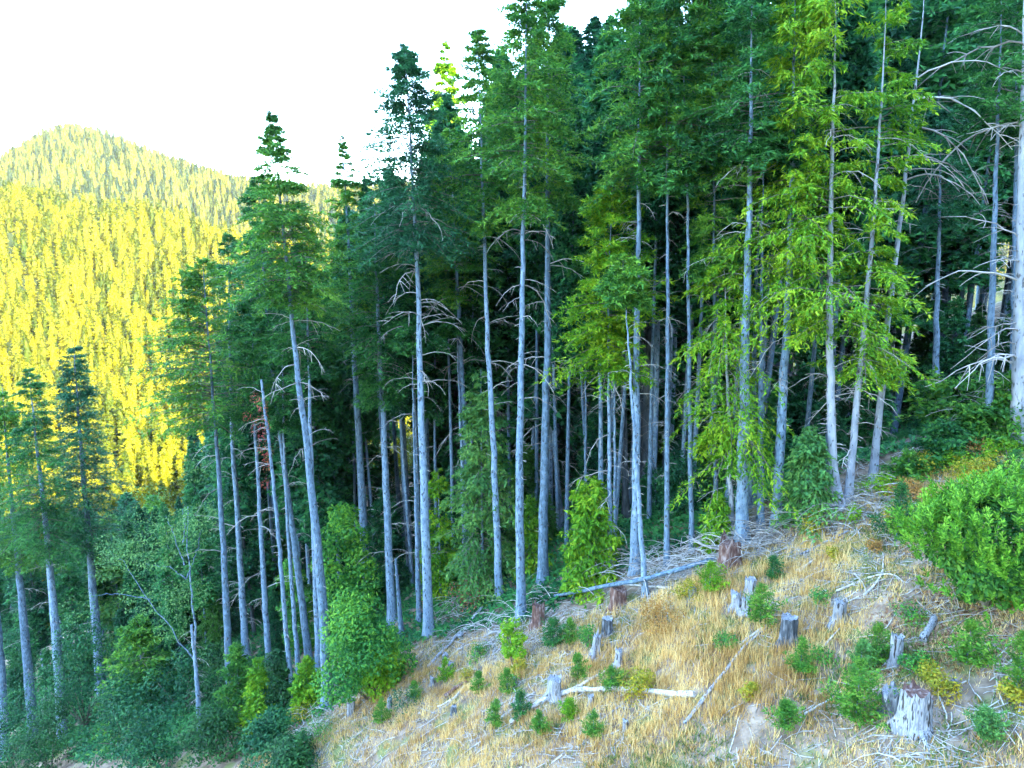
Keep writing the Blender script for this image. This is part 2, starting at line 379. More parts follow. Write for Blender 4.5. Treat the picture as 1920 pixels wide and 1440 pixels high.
ORD = ['nearest', 'second', 'third', 'fourth', 'fifth', 'sixth', 'seventh', 'eighth', 'ninth', 'tenth', 'eleventh', 'twelfth', 'thirteenth', 'fourteenth', 'fifteenth', 'sixteenth', 'seventeenth', 'eighteenth', 'nineteenth', 'twentieth']+['%s farthest' % q for q in ('first', 'second', 'third', 'fourth', 'fifth', 'sixth', 'seventh', 'eighth')]+['rearmost']
def relabel(things, head, row):
    # name every shaded tree after the front tree it stands behind, ordered from near to far
    for o in sorted(things, key=lambda o: o.location[1]):
        x, y = proj(o.location); best = None
        for i, (pp, sh) in enumerate(FRONT[:-1]):
            q = sorted(pp, key=lambda t: t[1]); fx = float(np.interp(row, [t[1] for t in q], [t[0] for t in q]))
            if len(q) > 3 and (best is None or abs(fx-x) < best[0]): best = (abs(fx-x), sh, 'right' if x > fx else 'left')
        key = (head, best[1], best[2]); n = USED.get(key, 0); USED[key] = n+1
        o['label'] = '%s %s, %s of the %s' % (ORD[min(n, len(ORD)-1)], head, best[2], best[1])
# ------------------------------------------------------------------ the front row of trees, left to right (photo pixels of each trunk, base first)
T([(12,1420),(2,1250),(-12,1100),(-30,900)], 13, None, label='bare thin dead trunk cut by the left picture edge, lowest of all', snag=True, dead=(1380,1000), nd=12, dl=(1,2.2), cat='dead tree', name='dead_tree')
T([(64,1385),(50,1230),(33,1040),(14,860),(4,728)], 15, 1060, 3.0, 'needles_mid', label='leftmost full conifer against the yellow hill, trunk leaning left', dead=(1350,1060), nd=12, low=.7, droop=.3)
T([(120,1385),(104,1180),(88,1000),(68,830),(54,692)], 16, 1040, 3.2, 'needles_dark', label='second conifer from the left with a pointed top below the yellow hill', dead=(1330,1000), nd=14, low=.7)
T([(190,1300),(180,1180),(168,1020),(150,820),(137,640)], 15, 1030, 3.4, 'needles_blue', label='dark pointed conifer standing out alone against the yellow hillside', dead=(1200,960), nd=10, low=.8, dens=1.2)
T([(376,1372),(369,1270),(359,1172)], 9, None, label='short bare snag with comb-like side twigs below the airy alder', snag=True, dead=(1330,1180), nd=18, dl=(.5,1.1), cat='dead tree', name='dead_tree')
T([(433,1345),(422,1080),(411,900),(399,730),(388,600),(380,488)], 14, 800, 4.4, 'needles_mid', label='conifer with long feathery branches sweeping left over the yellow hill', dead=(1300,760), nd=26, low=.7, droop=.15, azb=3.1, power=.7, dens=1.3, patch=.2)
T([(462,1235),(447,1000),(434,790),(430,640),(428,440)], 13, 780, 3.2, 'needles_dark', label='straight conifer just right of the feathery-branched one', dead=(1200,700), nd=24)
T([(506,1275),(497,1130),(489,1000),(478,800),(470,560)], 12, 780, 2.6, 'needles_dark', label='shaded grey trunk between the red-twigged snag and its left neighbour', dead=(1200,800), nd=10, depth=44)
T([(551,1322),(536,1180),(518,960),(503,820),(490,712)], 9, None, label='thin dead snag hung with rusty red foliage', snag=True, dead=(1000,715), nd=18, dl=(1.,2.6), daz=3.1, cat='dead tree', name='dead_tree', stubs=50)
SN = bpy.context.scene.objects[-1]
T([(582,1255),(560,1080),(535,890),(510,700),(497,560),(484,330)], 14, 640, 2.8, 'needles_dark', label='conifer whose curved trunk passes just left of the tall spire tree', dead=(1100,600), nd=16)
T([(560,1255),(549,1120),(541,1010),(532,850),(528,600)], 9, 800, 2.0, 'needles_dark', label='slim trunk half hidden between two curved trunks', depth=43)
T([(600,1295),(591,1080),(583,850),(579,690),(572,420)], 13, 700, 2.6, 'needles_dark', label='straight trunk immediately behind the tall curved spire tree', depth=41)
T([(614,1324),(606,1130),(592,990),(574,820),(556,690),(541,520),(525,360),(510,210)], 19, 570, 3.3, 'needles_mid', label='tall spire-topped conifer with a bowed trunk at the left end of the clearing', dead=(860,480), nd=26, dl=(1.2,2.8), power=.95, dens=1.5, patch=.2, azb=None)
T([(690,1148),(682,1010),(672,800),(662,640),(652,420),(641,255)], 18, 620, 2.9, 'needles_mid', label='sparse-topped conifer reaching the sky right of the tall spire tree', dead=(1050,560), nd=30, power=1., patch=.25, dens=1.2)
T([(736,1168),(728,1000),(719,800),(712,690),(706,520),(700,330)], 17, 750, 3.0, 'needles_dark', label='conifer with bare trunk standing beside the short grey broken pole', dead=(1050,640), nd=22)
T([(753,1192),(747,1110),(742,1048)], 10, None, label='short grey broken pole without branches beside a taller trunk', snag=True, stubs=6, cat='dead tree', name='dead_tree')
T([(668,1110),(669,1075),(668,1038)], 5, None, label='tiny thin broken pole left of the sparse-topped conifer', snag=True, stubs=2, cat='dead tree', name='dead_tree')
T([(804,1192),(796,980),(789,740),(783,520),(776,380),(768,220),(759,84)], 19, 460, 3.5, 'needles_blue', label='very tall dark conifer reaching the top with arching dead limbs', dead=(760,380), nd=46, dl=(1.4,3.2), dens=1.9, power=.7, low=.8, patch=.15)
T([(786,1172),(781,980),(775,780),(772,600)], 10, 640, 2.2, 'needles_dark', label='thin shaded trunk tight behind the very tall dark conifer', depth=42, dead=(1100,600), nd=20)
T([(884,1085),(876,920),(867,720),(858,540),(850,400),(843,240)], 17, 560, 2.9, 'needles_mid', label='knobbly trunk rising behind the pale green hemlock', dead=(900,500), nd=34, dl=(1.2,3), patch=.5)
T([(872,1062),(868,900),(862,760),(856,600)], 12, 620, 2., 'needles_dark', label='slender trunk almost touching the knobbly one, further back', depth=45)
T([(936,1126),(928,900),(918,700),(910,500),(903,300),(896,50)], 15, 430, 2.8, 'needles_mid', label='slim straight trunk in front of the pale green hemlock', dead=(820,400), nd=22, dl=(1,2.6))
T([(977,1160),(974,940),(977,700),(980,500),(984,300),(988,-60)], 18, 400, 3.0, 'needles_mid', label='smooth pale straight trunk at the middle of the edge beside a broken stump', dead=(760,380), nd=24, dl=(1,2.6), stubs=60)
T([(1018,1092),(1021,900),(1026,640),(1027,480),(1026,300),(1026,-40)], 20, 390, 3.0, 'needles_mid', label='thick straight trunk right of the smooth pale central one', dead=(900,400), nd=24, dl=(1,2.6))
T([(1052,990),(1042,860),(1030,700),(1020,560),(1010,380)], 12, 620, 2.2, 'needles_dark', label='trunk leaning left close behind the thick central trunk', dead=(900,560), nd=16, dl=(1,2.4))
T([(1144,1085),(1142,820),(1141,580),(1143,480),(1150,340)], 10, 700, 3.2, 'needles_lime', label='slim tree with a low bright olive-green crown among the bare trunks', dead=(1000,600), nd=26, dl=(1,2.4), low=.8, power=.6, dens=1.5, droop=.3, patch=.8, leaf=(.24,.045))
T([(1210,1117),(1199,960),(1189,800),(1177,620),(1168,480)], 11, 560, 1.6, 'needles_mid', label='thin trunk leaning left across the thick pale one', dead=(900,500), nd=12, dl=(.6,1.6))
T([(1190,1075),(1193,900),(1194,700),(1196,480),(1198,330),(1200,-40)], 18, 350, 3.1, 'needles_mid', label='thick pale trunk crossed by a thin leaning one', dead=(780,340), nd=24, dl=(.8,2.2))
T([(1213,945),(1219,700),(1224,520),(1228,300),(1230,-150)], 27, 430, 3.6, 'needles_dark', 'bark_dark', label='widest dark furrowed trunk set back in the stand', dead=(700,450), nd=10, depth=46, stubs=30)
T([(1200,938),(1205,700),(1209,520),(1212,300),(1212,-150)], 15, 430, 2.8, 'needles_dark', 'bark_dark', label='dark trunk tight left of the widest furrowed trunk', depth=47.5, stubs=20)
T([(1250,1062),(1251,800),(1251,560),(1252,400),(1250,200),(1250,-40)], 11, 350, 2.6, 'needles_dark', label='very straight slim pole-like trunk with many short twigs, right of the widest trunk', dead=(900,380), nd=40, dl=(.6,1.2))
T([(1297,1034),(1294,850),(1292,650),(1289,400),(1284,200),(1280,-60)], 10, 330, 2.6, 'needles_mid', label='slim trunk above the brush pile, second right of the widest trunk', dead=(900,300), nd=16, dl=(.8,1.8))
T([(1342,1004),(1341,800),(1340,600),(1339,400),(1336,200),(1334,-60)], 9, 520, 2.8, 'needles_mid', label='slim trunk with leafy low branches behind the sapling snag', dead=(900,500), nd=14, low=.35, patch=.6)
T([(1372,1002),(1368,840),(1362,660),(1358,468)], 10, 860, 2.4, 'needles_lime', 'bark_pale', label='thin pale half-dead sapling draped in mossy twigs and lime sprays', dead=(980,470), nd=44, dl=(1,2.4), dens=.9, patch=1.2, low=1, power=.25, droop=.7, hang=.3)
T([(1391,1014),(1394,800),(1399,600),(1404,420),(1408,200),(1411,-40)], 23, 290, 3.0, 'needles_dark', label='thickest pale grey trunk right of centre, leftmost of three close together', dead=(620,110), nd=26, dl=(1,2.2))
T([(1408,1002),(1411,800),(1416,600),(1422,420),(1428,260)], 13, 330, 2.2, 'needles_dark', label='speckled trunk, middle one of three close together', depth=36.5, dead=(700,300), nd=10)
T([(1426,992),(1426,800),(1428,600),(1429,420),(1432,240)], 13, 300, 2.4, 'needles_dark', label='rightmost of three trunks standing close together, with a torn base', dead=(700,250), nd=14, dl=(.8,1.8))
T([(1458,982),(1464,800),(1474,640),(1482,440),(1487,260),(1491,-60)], 20, 560, 3.4, 'needles_lime', label='right-leaning trunk wrapped in bright lime foliage', dead=(800,260), nd=16, dl=(1.2,2.6), low=.6, dens=.8, power=.5, patch=.6, hang=.3, leaf=(.24,.042))
T([(1568,946),(1559,840),(1555,640),(1557,440),(1562,240),(1568,-40)], 17, 620, 3.6, 'needles_lime', 'bark_pale', label='pale trunk with a wide flared base and hanging lime sprays', dead=(880,200), nd=46, dl=(1.2,2.8), flare=1.1, low=.5, dens=.6, power=.35, patch=.9, hang=.35, azb=3.1, leaf=(.24,.042))
T([(1590,936),(1606,760),(1625,560),(1640,390),(1652,200),(1664,-40)], 13, 700, 2.5, 'needles_lime', 'bark_pale', label='right-leaning slim pale trunk between the flared trunk and the bare leaning pole', dead=(880,260), nd=44, dl=(1.2,2.6), dens=.55, power=.4, patch=1.1, azb=.3, hang=.2, leaf=(.24,.042))
T([(1636,898),(1652,740),(1670,560),(1690,400),(1708,240),(1726,80),(1738,-60)], 13, None, 0, 'needles_mid', 'bark_pale', label='bare pole leaning right with lichen-hung limbs near its top', dead=(400,60), nd=14, dl=(2,4.2), daz=-.1, stubs=10)
T([(1756,875),(1755,700),(1757,560),(1762,400),(1765,200)], 12, 420, 3.4, 'needles_blue', 'bark', label='shaded trunk alone in the dark gap on the right', depth=44, dead=(800,300), nd=10)
T([(1852,830),(1858,680),(1862,500),(1868,330),(1874,150),(1878,-60)], 13, 230, 3.2, 'needles_dark', label='slim speckled trunk standing on the grassy crest near the right edge', dead=(700,200), nd=26, dl=(.8,2.2))
T([(1893,795),(1900,600),(1903,440),(1905,250),(1908,-60)], 10, 260, 2.6, 'needles_dark', label='slim trunk tight left of the big trunk at the right edge', depth=36, dead=(700,250), nd=24, dl=(.8,2))
T([(1912,835),(1914,640),(1916,440),(1919,240),(1921,-60)], 26, None, 0, 'needles_dark', 'bark_pale', label='broad pale trunk at the right picture edge with long bare drooping limbs', dead=(700,60), nd=24, dl=(2.,5.), daz=3.14, stubs=40)
T([(1098,930),(1098,800),(1098,670),(1096,480)], 7, 560, 2.2, 'needles_dark', label='very thin trunk in the gap left of the olive-crowned tree', depth=43, dead=(800,660), nd=18, dl=(.8,1.8))
T([(1128,960),(1126,760),(1121,560),(1118,400)], 12, 520, 2.5, 'needles_dark', label='shaded trunk just left of the olive-crowned tree', depth=41.5)
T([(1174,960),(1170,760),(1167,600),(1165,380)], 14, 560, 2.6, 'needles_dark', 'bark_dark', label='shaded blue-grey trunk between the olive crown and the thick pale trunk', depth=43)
T([(1154,1000),(1153,850),(1152,700),(1152,560)], 8, 640, 1.8, 'needles_dark', label='thin shaded trunk right behind the olive-crowned tree', depth=40, dead=(900,640), nd=10, dl=(.6,1.4))
T([(842,700),(841,400),(838,250),(835,78)], 10, 330, 3.0, 'needles_lime', label='distant tree top catching golden sunlight left of the slim straight tree', depth=86, leaf=(.4, .12), dens=.8, power=.8, patch=.6)
# rusty dead foliage on the red-twigged snag
def red_on(root_obj):
    rng = np.random.default_rng(5); cl = []
    for (x, y, r) in ((492,760,.4),(490,800,.55),(496,840,.5),(500,870,.35),(478,745,.3),(497,905,.3),(462,780,.25)):
        p = ray(x, y)*root_obj.location[1]; cl.append((p-np.array(root_obj.location), (r, r, r*1.5)))
    mb = broad_crown(rng, cl, 620, .12, .25)
    link('dead_foliage', mb.mesh('dead_foliage', M['leaf_red']), root_obj)
for o in list(COL.objects):
    if o.get('label', '').startswith('thin dead snag hung'): red_on(o)

# lichen beards on the long limbs
# ------------------------------------------------------------------ forest behind (individual trees, shared meshes)
def stand_row(px): return np.interp(px, [-200, 62, 120, 190, 250, 376, 433, 614, 650, 690, 736, 804, 884, 977, 1100, 1210, 1400, 1568, 1640, 1850, 2200], [1400, 1385, 1385, 1300, 1300, 1330, 1300, 1240, 1180, 1130, 1150, 1150, 1080, 1080, 1040, 1020, 985, 925, 890, 815, 700])
def rear_variant(k):
    rng = np.random.default_rng(300+k); H = 36.; b = rng.uniform(-.5, .5, 2)
    P = lambda h: np.stack([b[0]*np.sin(np.asarray(h)/14), b[1]*np.sin(np.asarray(h)/11), np.asarray(h, float)], -1)
    mb = MB(); hs = np.linspace(-1, H, 14); Pc = P(hs); mb.tube(Pc, .27*(1-.95*np.clip(hs/H, 0, 1)), 8)
    st = MB()
    for h in rng.uniform(3, 17, 26):
        a = rng.random()*6.28; l = rng.uniform(.6, 2.2); p = P(np.array([h]))[0]; d = np.array([math.cos(a), math.sin(a), 0])
        q = np.linspace(0, 1, 5)[:, None]; st.tube(p+d*l*q+np.array([0, 0, -l*.5])*q*q, .02*(1-.8*q[:, 0]), 3, cap=False)
    tm = mb.mesh('trunk', M['bark_dark' if k == 5 else 'bark'], smooth=True)
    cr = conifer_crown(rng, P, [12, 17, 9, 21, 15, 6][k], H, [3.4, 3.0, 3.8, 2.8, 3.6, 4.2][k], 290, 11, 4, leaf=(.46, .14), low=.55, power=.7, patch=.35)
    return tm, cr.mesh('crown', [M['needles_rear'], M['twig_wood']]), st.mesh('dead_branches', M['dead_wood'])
RV = [rear_variant(k) for k in range(6)]
def skyline(x):                                    # no rear tree may rise above this photo row
    return np.interp(x, [-400, 0, 200, 330, 360, 420, 470, 510, 545, 600, 640, 690, 720, 780, 830, 870, 2400],
                        [940, 930, 930, 900, 700, 600, 450, 400, 450, 440, 400, 360, 280, 260, 230, 60, -400])
rng = np.random.default_rng(77); placed = []; n_rear = 0; tries = 0
while n_rear < 230 and tries < 9000:
    tries += 1
    Y = rng.uniform(43, 92); x = rng.uniform(-.85, .95)*Y
    if x > 14 and Y < 46: continue
    if any((x-a)**2+(Y-b)**2 < 2.9**2 for a, b in placed): continue
    z = th(x, Y); s = rng.uniform(.8, 1.15)*(1 if x < 0 else 1.1*(Y/55)**.55)
    bx, by = proj((x, Y, z)); 
    if bx < -250 or bx > 2200: continue
    if 1640 < bx < 1735 and Y < 60 or by > stand_row(bx)-55: continue
    tx, ty = proj((x, Y, z+36*s)); lim = float(skyline(tx))
    if ty < lim:
        s = s*(by-lim)/(by-ty)*rng.uniform(.8, 1)
        if s < .33: continue
    k = int(rng.integers(6)); placed.append((x, Y)); n_rear += 1
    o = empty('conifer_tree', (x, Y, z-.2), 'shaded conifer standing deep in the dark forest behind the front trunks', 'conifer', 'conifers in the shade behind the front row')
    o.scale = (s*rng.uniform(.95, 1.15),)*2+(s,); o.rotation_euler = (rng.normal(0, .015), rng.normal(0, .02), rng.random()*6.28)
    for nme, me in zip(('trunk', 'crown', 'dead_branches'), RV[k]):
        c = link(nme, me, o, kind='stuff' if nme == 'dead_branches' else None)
relabel([o for o in COL.objects if o.get('category') == 'conifer' and o.get('group', '').startswith('conifers in')], 'tall shaded conifer', 700)
# slim poles standing just behind the front row
slim = []
for i, x_ in enumerate(np.linspace(650, 1640, 34)):
    bx = float(x_+rng.uniform(-14, 14)); d = ray(bx, stand_row(bx)-rng.uniform(30, 90)); Y = None
    g = ground(bx, float(stand_row(bx)-rng.uniform(22, 75)))
    if any((g[0]-a)**2+(g[1]-b)**2 < 1.2 for a, b in placed): continue
    s = rng.uniform(.75, .95); lim = float(skyline(bx)); ty = proj((g[0], g[1], g[2]+36*s))[1]
    if ty < lim: s *= max(.5, (bx and (proj(g)[1]-lim)/(proj(g)[1]-ty)))
    o = empty('conifer_tree', (g[0], g[1], g[2]-.2), 'slim pole', 'conifer', 'slim poles close behind the front row'); slim.append(o); placed.append((g[0], g[1]))
    o.scale = (.6, .6, s); o.rotation_euler = (rng.normal(0, .02), rng.normal(0, .025), rng.random()*6.28)
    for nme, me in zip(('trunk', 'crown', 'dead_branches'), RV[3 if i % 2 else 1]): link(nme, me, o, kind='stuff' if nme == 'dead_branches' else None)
relabel(slim, 'slim pale pole', 800)
# understorey conifers that fill the trunk zone
def small_variant(k):
    rng = np.random.default_rng(400+k)
    P = lambda h: np.stack([0*np.asarray(h, float), 0*np.asarray(h, float), np.asarray(h, float)], -1)
    mb = MB(); hs = np.linspace(-.6, 10, 6); mb.tube(P(hs), .11*(1-.95*np.clip(hs/10, 0, 1)), 6)
    cr = conifer_crown(rng, P, .5, 10, [2.6, 2.2, 3.0][k], 190, 14, 6, leaf=(.24, .065), low=.9, power=.75, patch=.4)
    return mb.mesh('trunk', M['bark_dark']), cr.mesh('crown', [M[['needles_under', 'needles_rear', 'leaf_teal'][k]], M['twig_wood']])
SV = [small_variant(k) for k in range(3)]
n = 0; tries = 0; pl2 = []
while n < 130 and tries < 5000:
    tries += 1
    Y = rng.uniform(41, 72); x = rng.uniform(-.85, .95)*Y
    if x > 16 and Y < 43 or any((x-a)**2+(Y-b)**2 < 2.2**2 for a, b in pl2): continue
    z = th(x, Y); bx, by = proj((x, Y, z))
    if by > 1600 or bx < -200 or bx > 2100: continue
    if by > stand_row(bx)-25: continue
    s = rng.uniform(.35, 1.0); tx, ty = proj((x, Y, z+10*s))
    if ty < skyline(tx)+40 or (1630 < bx < 1740 and Y < 56): continue
    k = int(rng.integers(3)); n += 1; pl2.append((x, Y))
    o = empty('young_conifer', (x, Y, z-.1), 'dark young conifer growing in deep shade between the forest trunks', 'young conifer', 'understorey conifers in the shade')
    o.scale = (s, s, s); o.rotation_euler = (0, 0, rng.random()*6.28)
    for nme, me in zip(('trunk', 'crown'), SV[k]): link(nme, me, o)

relabel([o for o in COL.objects if o.get('group', '').startswith('understorey')], 'dark young conifer', 950)
# ------------------------------------------------------------------ understorey trees and shrubs with a look of their own
leafm('needles_sapling', [(.035, .15, .02), (.09, .26, .025), (.22, .38, .04)], island=.4, scale=1.5)
def shrub_conifer(px, top, wpx, mat, label, name='young_conifer', cat='young conifer', depth=None, droop=.35, hang=0., nb=None, leaf=(.22, .07), power=.75, low=.9, patch=.3, lean=0, nt=11, nq=5, rmul=1., group=None, twl=.40):
    rng = np.random.default_rng(int(px[0]*13+px[1]))
    b = ground(*px) if depth is None else ray(*px)*depth
    if depth is not None: b[2] = th(b[0], b[1])
    H = ray(px[0], top)[2]*b[1]-b[2]; r = wpx/1280*np.linalg.norm(b)*.5*rmul
    P = lambda h: np.stack([lean*np.asarray(h, float)/H, 0*np.asarray(h, float), np.asarray(h, float)], -1)
    o = empty(name, b, label, cat, group)
    mb = MB(); hs = np.linspace(-.2, H, 8); mb.tube(P(hs), max(.02, .009*H)*(1-.9*np.clip(hs/H, 0, 1)), 6)
    link('trunk', mb.mesh('trunk', M['bark']), o)
    cb = conifer_crown(rng, P, H*.04, H, r, nb or int(np.clip(H*26, 50, 210)), nt, nq, leaf=leaf, low=low, power=power, droop=droop, hang=hang, patch=patch, twl=twl, tip=.15 if H > 3.2 else .05, up1=.7 if H > 3.2 else 1.6, up0=.4 if H < 3.2 else 0)
    link('crown', cb.mesh('crown', [M[mat], M['twig_wood']]), o); return o
C = shrub_conifer
C((905,1112), 692, 165, 'needles_soft', 'pale green drooping hemlock between the trunks at the forest edge', 'hemlock_tree', 'hemlock', droop=.5, hang=.25, nb=240, leaf=(.24,.06), power=.6, nt=15, nq=6)
C((1104,1104), 895, 135, 'needles_lime', 'yellow-green cedar behind the long fallen trunk', 'cedar_tree', 'cedar', hang=.4, nb=170, leaf=(.26,.07), low=.8, power=.55)
C((826,1118), 880, 95, 'needles_lime', 'olive sapling right of the very tall dark conifer', hang=.3, nb=90, leaf=(.26,.07), power=.6)
C((992,1062), 930, 85, 'needles_lime', 'small lime sapling between the two thick central trunks', hang=.3, nb=80)
C((1340,1022), 925, 70, 'needles_lime', 'small lime sapling at the foot of the mossy half-dead tree', hang=.4, nb=80)
C((1508,975), 800, 120, 'needles_soft', 'soft green sapling filling the space left of the flared pale trunk', hang=.4, nb=150)
C((1780,872), 738, 165, 'needles_mid', 'spreading olive-green young conifer in front of the dark gap', nb=150, leaf=(.28,.08), power=.5, depth=39)
C((1838,838), 770, 110, 'needles_mid', 'dark spreading young conifer on the crest left of the slim speckled trunk', nb=120, power=.55)
C((1762,866), 800, 90, 'needles_dark', 'dim young conifer at the lower lip of the dark gap', nb=90, power=.6)
C((1888,828), 700, 100, 'needles_mid', 'young conifer between the two right-edge trunks', nb=120, power=.55)
C((1700,905), 850, 70, 'needles_mid', 'small dark green fir on the crest by the leaning pole', nb=60)
C((275,1345), 1165, 130, 'needles_mid', 'young green conifer with flat sprays in the lower left of the forest', nb=170, leaf=(.3,.09), power=.55, droop=.2)
C((452,1352), 1210, 90, 'needles_mid', 'green young conifer at the foot of two slim trunks, lower left', nb=130)
C((492,1352), 1236, 76, 'needles_lime', 'yellowish young conifer beside the green one, lower left', nb=100)
C((578,1322), 1235, 62, 'needles_lime', 'small lime conifer left of the bowed spire tree base', nb=90)
C((222,1130), 960, 120, 'needles_soft', 'pale green conifer top below the yellow slope at left', depth=70, nb=150, leaf=(.4,.12))
C((300,1080), 930, 150, 'needles_mid', 'mid green conifer at the bottom of the yellow slope', depth=84, nb=160, leaf=(.5,.14))
C((255,1100), 925, 110, 'needles_blue', 'bluish conifer at the lower end of the yellow slope', depth=88, nb=160, leaf=(.5,.14))
def shrub(px, size, mat, label, nleaf=2500, leaf=.14, cat='shrub', name='shrub', ncl=8, depth=None, aspect=.5, flat=.3, stems=5, group=None, wood='twig_wood', dz=0):
    """leafy bush: size = (width, height) in photo pixels"""
    rng = np.random.default_rng(int(px[0]*17+px[1]*3))
    b = ground(*px) if depth is None else ray(*px)*depth
    if depth is not None: b[2] = th(b[0], b[1])
    k = np.linalg.norm(b)/1280; W, H = size[0]*k, size[1]*k
    o = empty(name, b, label, cat, group); cl = []
    for i in range(ncl):
        t = (i+.5)/ncl; a = rng.random()*6.28; rr = rng.uniform(.1, .34)*W*(1-.45*t)
        c = (math.cos(a)*rr, math.sin(a)*rr, H*(.18+.66*t)+dz); r = rng.uniform(.2, .3)*W*(1.05-.4*t)
        cl.append((c, (r, r, min(r*.85, H*.4))))
    mb = broad_crown(rng, cl, nleaf, leaf, aspect, flat)
    link('foliage', mb.mesh('foliage', M[mat]), o)
    sb = MB()
    for c, _ in cl[:stems+3]:
        q = np.linspace(0, 1, 5)[:, None]; c = np.array(c)
        sb.tube(np.array([0, 0, -.1])+(c+np.array([0, 0, .1]))*q+np.array([0, 0, .15])*np.sin(q*3.1), (.012+.010*H)*(1-.8*q[:, 0]), 4)
    link('stems', sb.mesh('stems', M[wood]), o); return o
B = shrub
B((692,1312), (165,215), 'leaf_green', 'large glossy green maple bush where the forest meets the slope, lower left', 15000, .19, ncl=26, cat='bush', name='maple_bush')
B((716,1300), (100,110), 'leaf_lime', 'lighter lime bush growing against the large maple bush', 4000, .17, ncl=9, depth=None)
B((960,1245), (62,100), 'leaf_lime', 'small bright yellow-green maple standing alone on the upper slope', 2300, .15, ncl=10, name='maple_sapling', cat='maple sapling')
B((974,1262), (34,30), 'leaf_yellow', 'golden shrub at the foot of the small bright maple', 600, .11)
B((884,1135), (90,70), 'leaf_red', 'sparse red vine maple at the forest edge', 700, .12, ncl=9, name='vine_maple', cat='vine maple', stems=8)
B((868,1120), (34,36), 'leaf_orange', 'orange-leaved twiggy bush beside the red vine maple', 300, .11)
B((790,1165), (34,60), 'leaf_red', 'few pinkish leaves on a thin shrub before the very tall dark conifer', 120, .1)
B((160,1365), (150,190), 'leaf_teal', 'bluish-green broadleaf bush under the dark pointed conifer', 6500, .22, ncl=18, cat='bush')
B((235,1400), (150,120), 'leaf_teal', 'low bluish-green broadleaf bush at the bottom left', 4500, .22, ncl=12, cat='bush')
B((345,1345), (130,120), 'leaf_teal', 'dark bluish bush behind the comb-like snag', 4500, .22, ncl=12, cat='bush', depth=47)
B((650,1120), (120,300), 'leaf_green', 'tall deep green broadleaf tree filling the gap behind the spire tree', 9000, .26, ncl=24, name='broadleaf_tree', cat='broadleaf tree', depth=44)
B((560,1180), (90,200), 'leaf_green', 'shaded green broadleaf tree between curved trunks', 5000, .26, ncl=16, name='broadleaf_tree', cat='broadleaf tree', depth=47)
B((655,880), (60,80), 'leaf_green', 'leafy clump around the sparse-topped conifer trunk', 1500, .22, ncl=6, depth=46, name='broadleaf_tree', cat='broadleaf tree')
B((1270,1010), (110,120), 'leaf_teal', 'dark bushy growth behind the brush pile', 3500, .2, ncl=12, depth=41)
B((1850,872), (34,46), 'leaf_lime', 'tiny bright lime shrub at the dark gap edge on the crest', 500, .12)
for i, (x, y, m_, l) in enumerate([(1660, 915, 'leaf_lime', 'greenish weeds at the foot of the bare leaning pole'), (1705, 925, 'leaf_orange', 'rusty low shrub on the crest left of the yellow ones'),
        (1790, 868, 'leaf_lime', 'bright low shrub on the crest above the middle of the huge bush'), (1812, 885, 'leaf_yellow', 'golden shrub touching the top of the huge bush'),
        (1862, 885, 'leaf_yellow', 'yellow shrub upper right of the huge bush'), (1912, 930, 'leaf_green', 'green shrub at the right edge beside the huge bush'), (1870, 835, 'leaf_green', 'dull green scrub before the slim speckled trunk'),
        (1760, 850, 'leaf_teal', 'dark scrub at the mouth of the dark gap'), (1722, 872, 'leaf_green', 'green scrub just left of the dark gap shrubs'), (1690, 965, 'leaf_yellow', 'yellow brush by the dark young fir')]):
    B((x, y+14), (84, 34), m_, l, 1300, .11, ncl=10)
for i, (x, y, w_, h_, m_) in enumerate([(300, 1440, 150, 110, 'leaf_teal'), (410, 1420, 120, 90, 'leaf_deep'), (500, 1410, 100, 70, 'leaf_teal'), (95, 1450, 140, 110, 'leaf_deep'), (20, 1440, 120, 120, 'leaf_teal'),
        (420, 1330, 110, 130, 'leaf_deep'), (300, 1290, 120, 140, 'leaf_teal'), (30, 1330, 90, 150, 'leaf_teal'), (530, 1330, 80, 120, 'leaf_deep'), (540, 1450, 140, 60, 'leaf_deep')]):
    B((x, y), (w_, h_), m_, ['bluish thicket at the bottom left below the young conifer', 'green thicket below the feathery conifer', 'teal thicket at the bottom beneath the rusty snag', 'green thicket at the foot of the second conifer from the left',
       'bluish thicket in the bottom left corner', 'green broadleaf bush behind the foot of the feathery conifer', 'shaded bluish bush behind the young lower-left conifer', 'teal bush behind the leftmost conifer trunk',
       'green bush behind the foot of the rusty snag', 'low green thicket at the bottom of the slope'][i], 4500, .2, ncl=13, cat='bush')
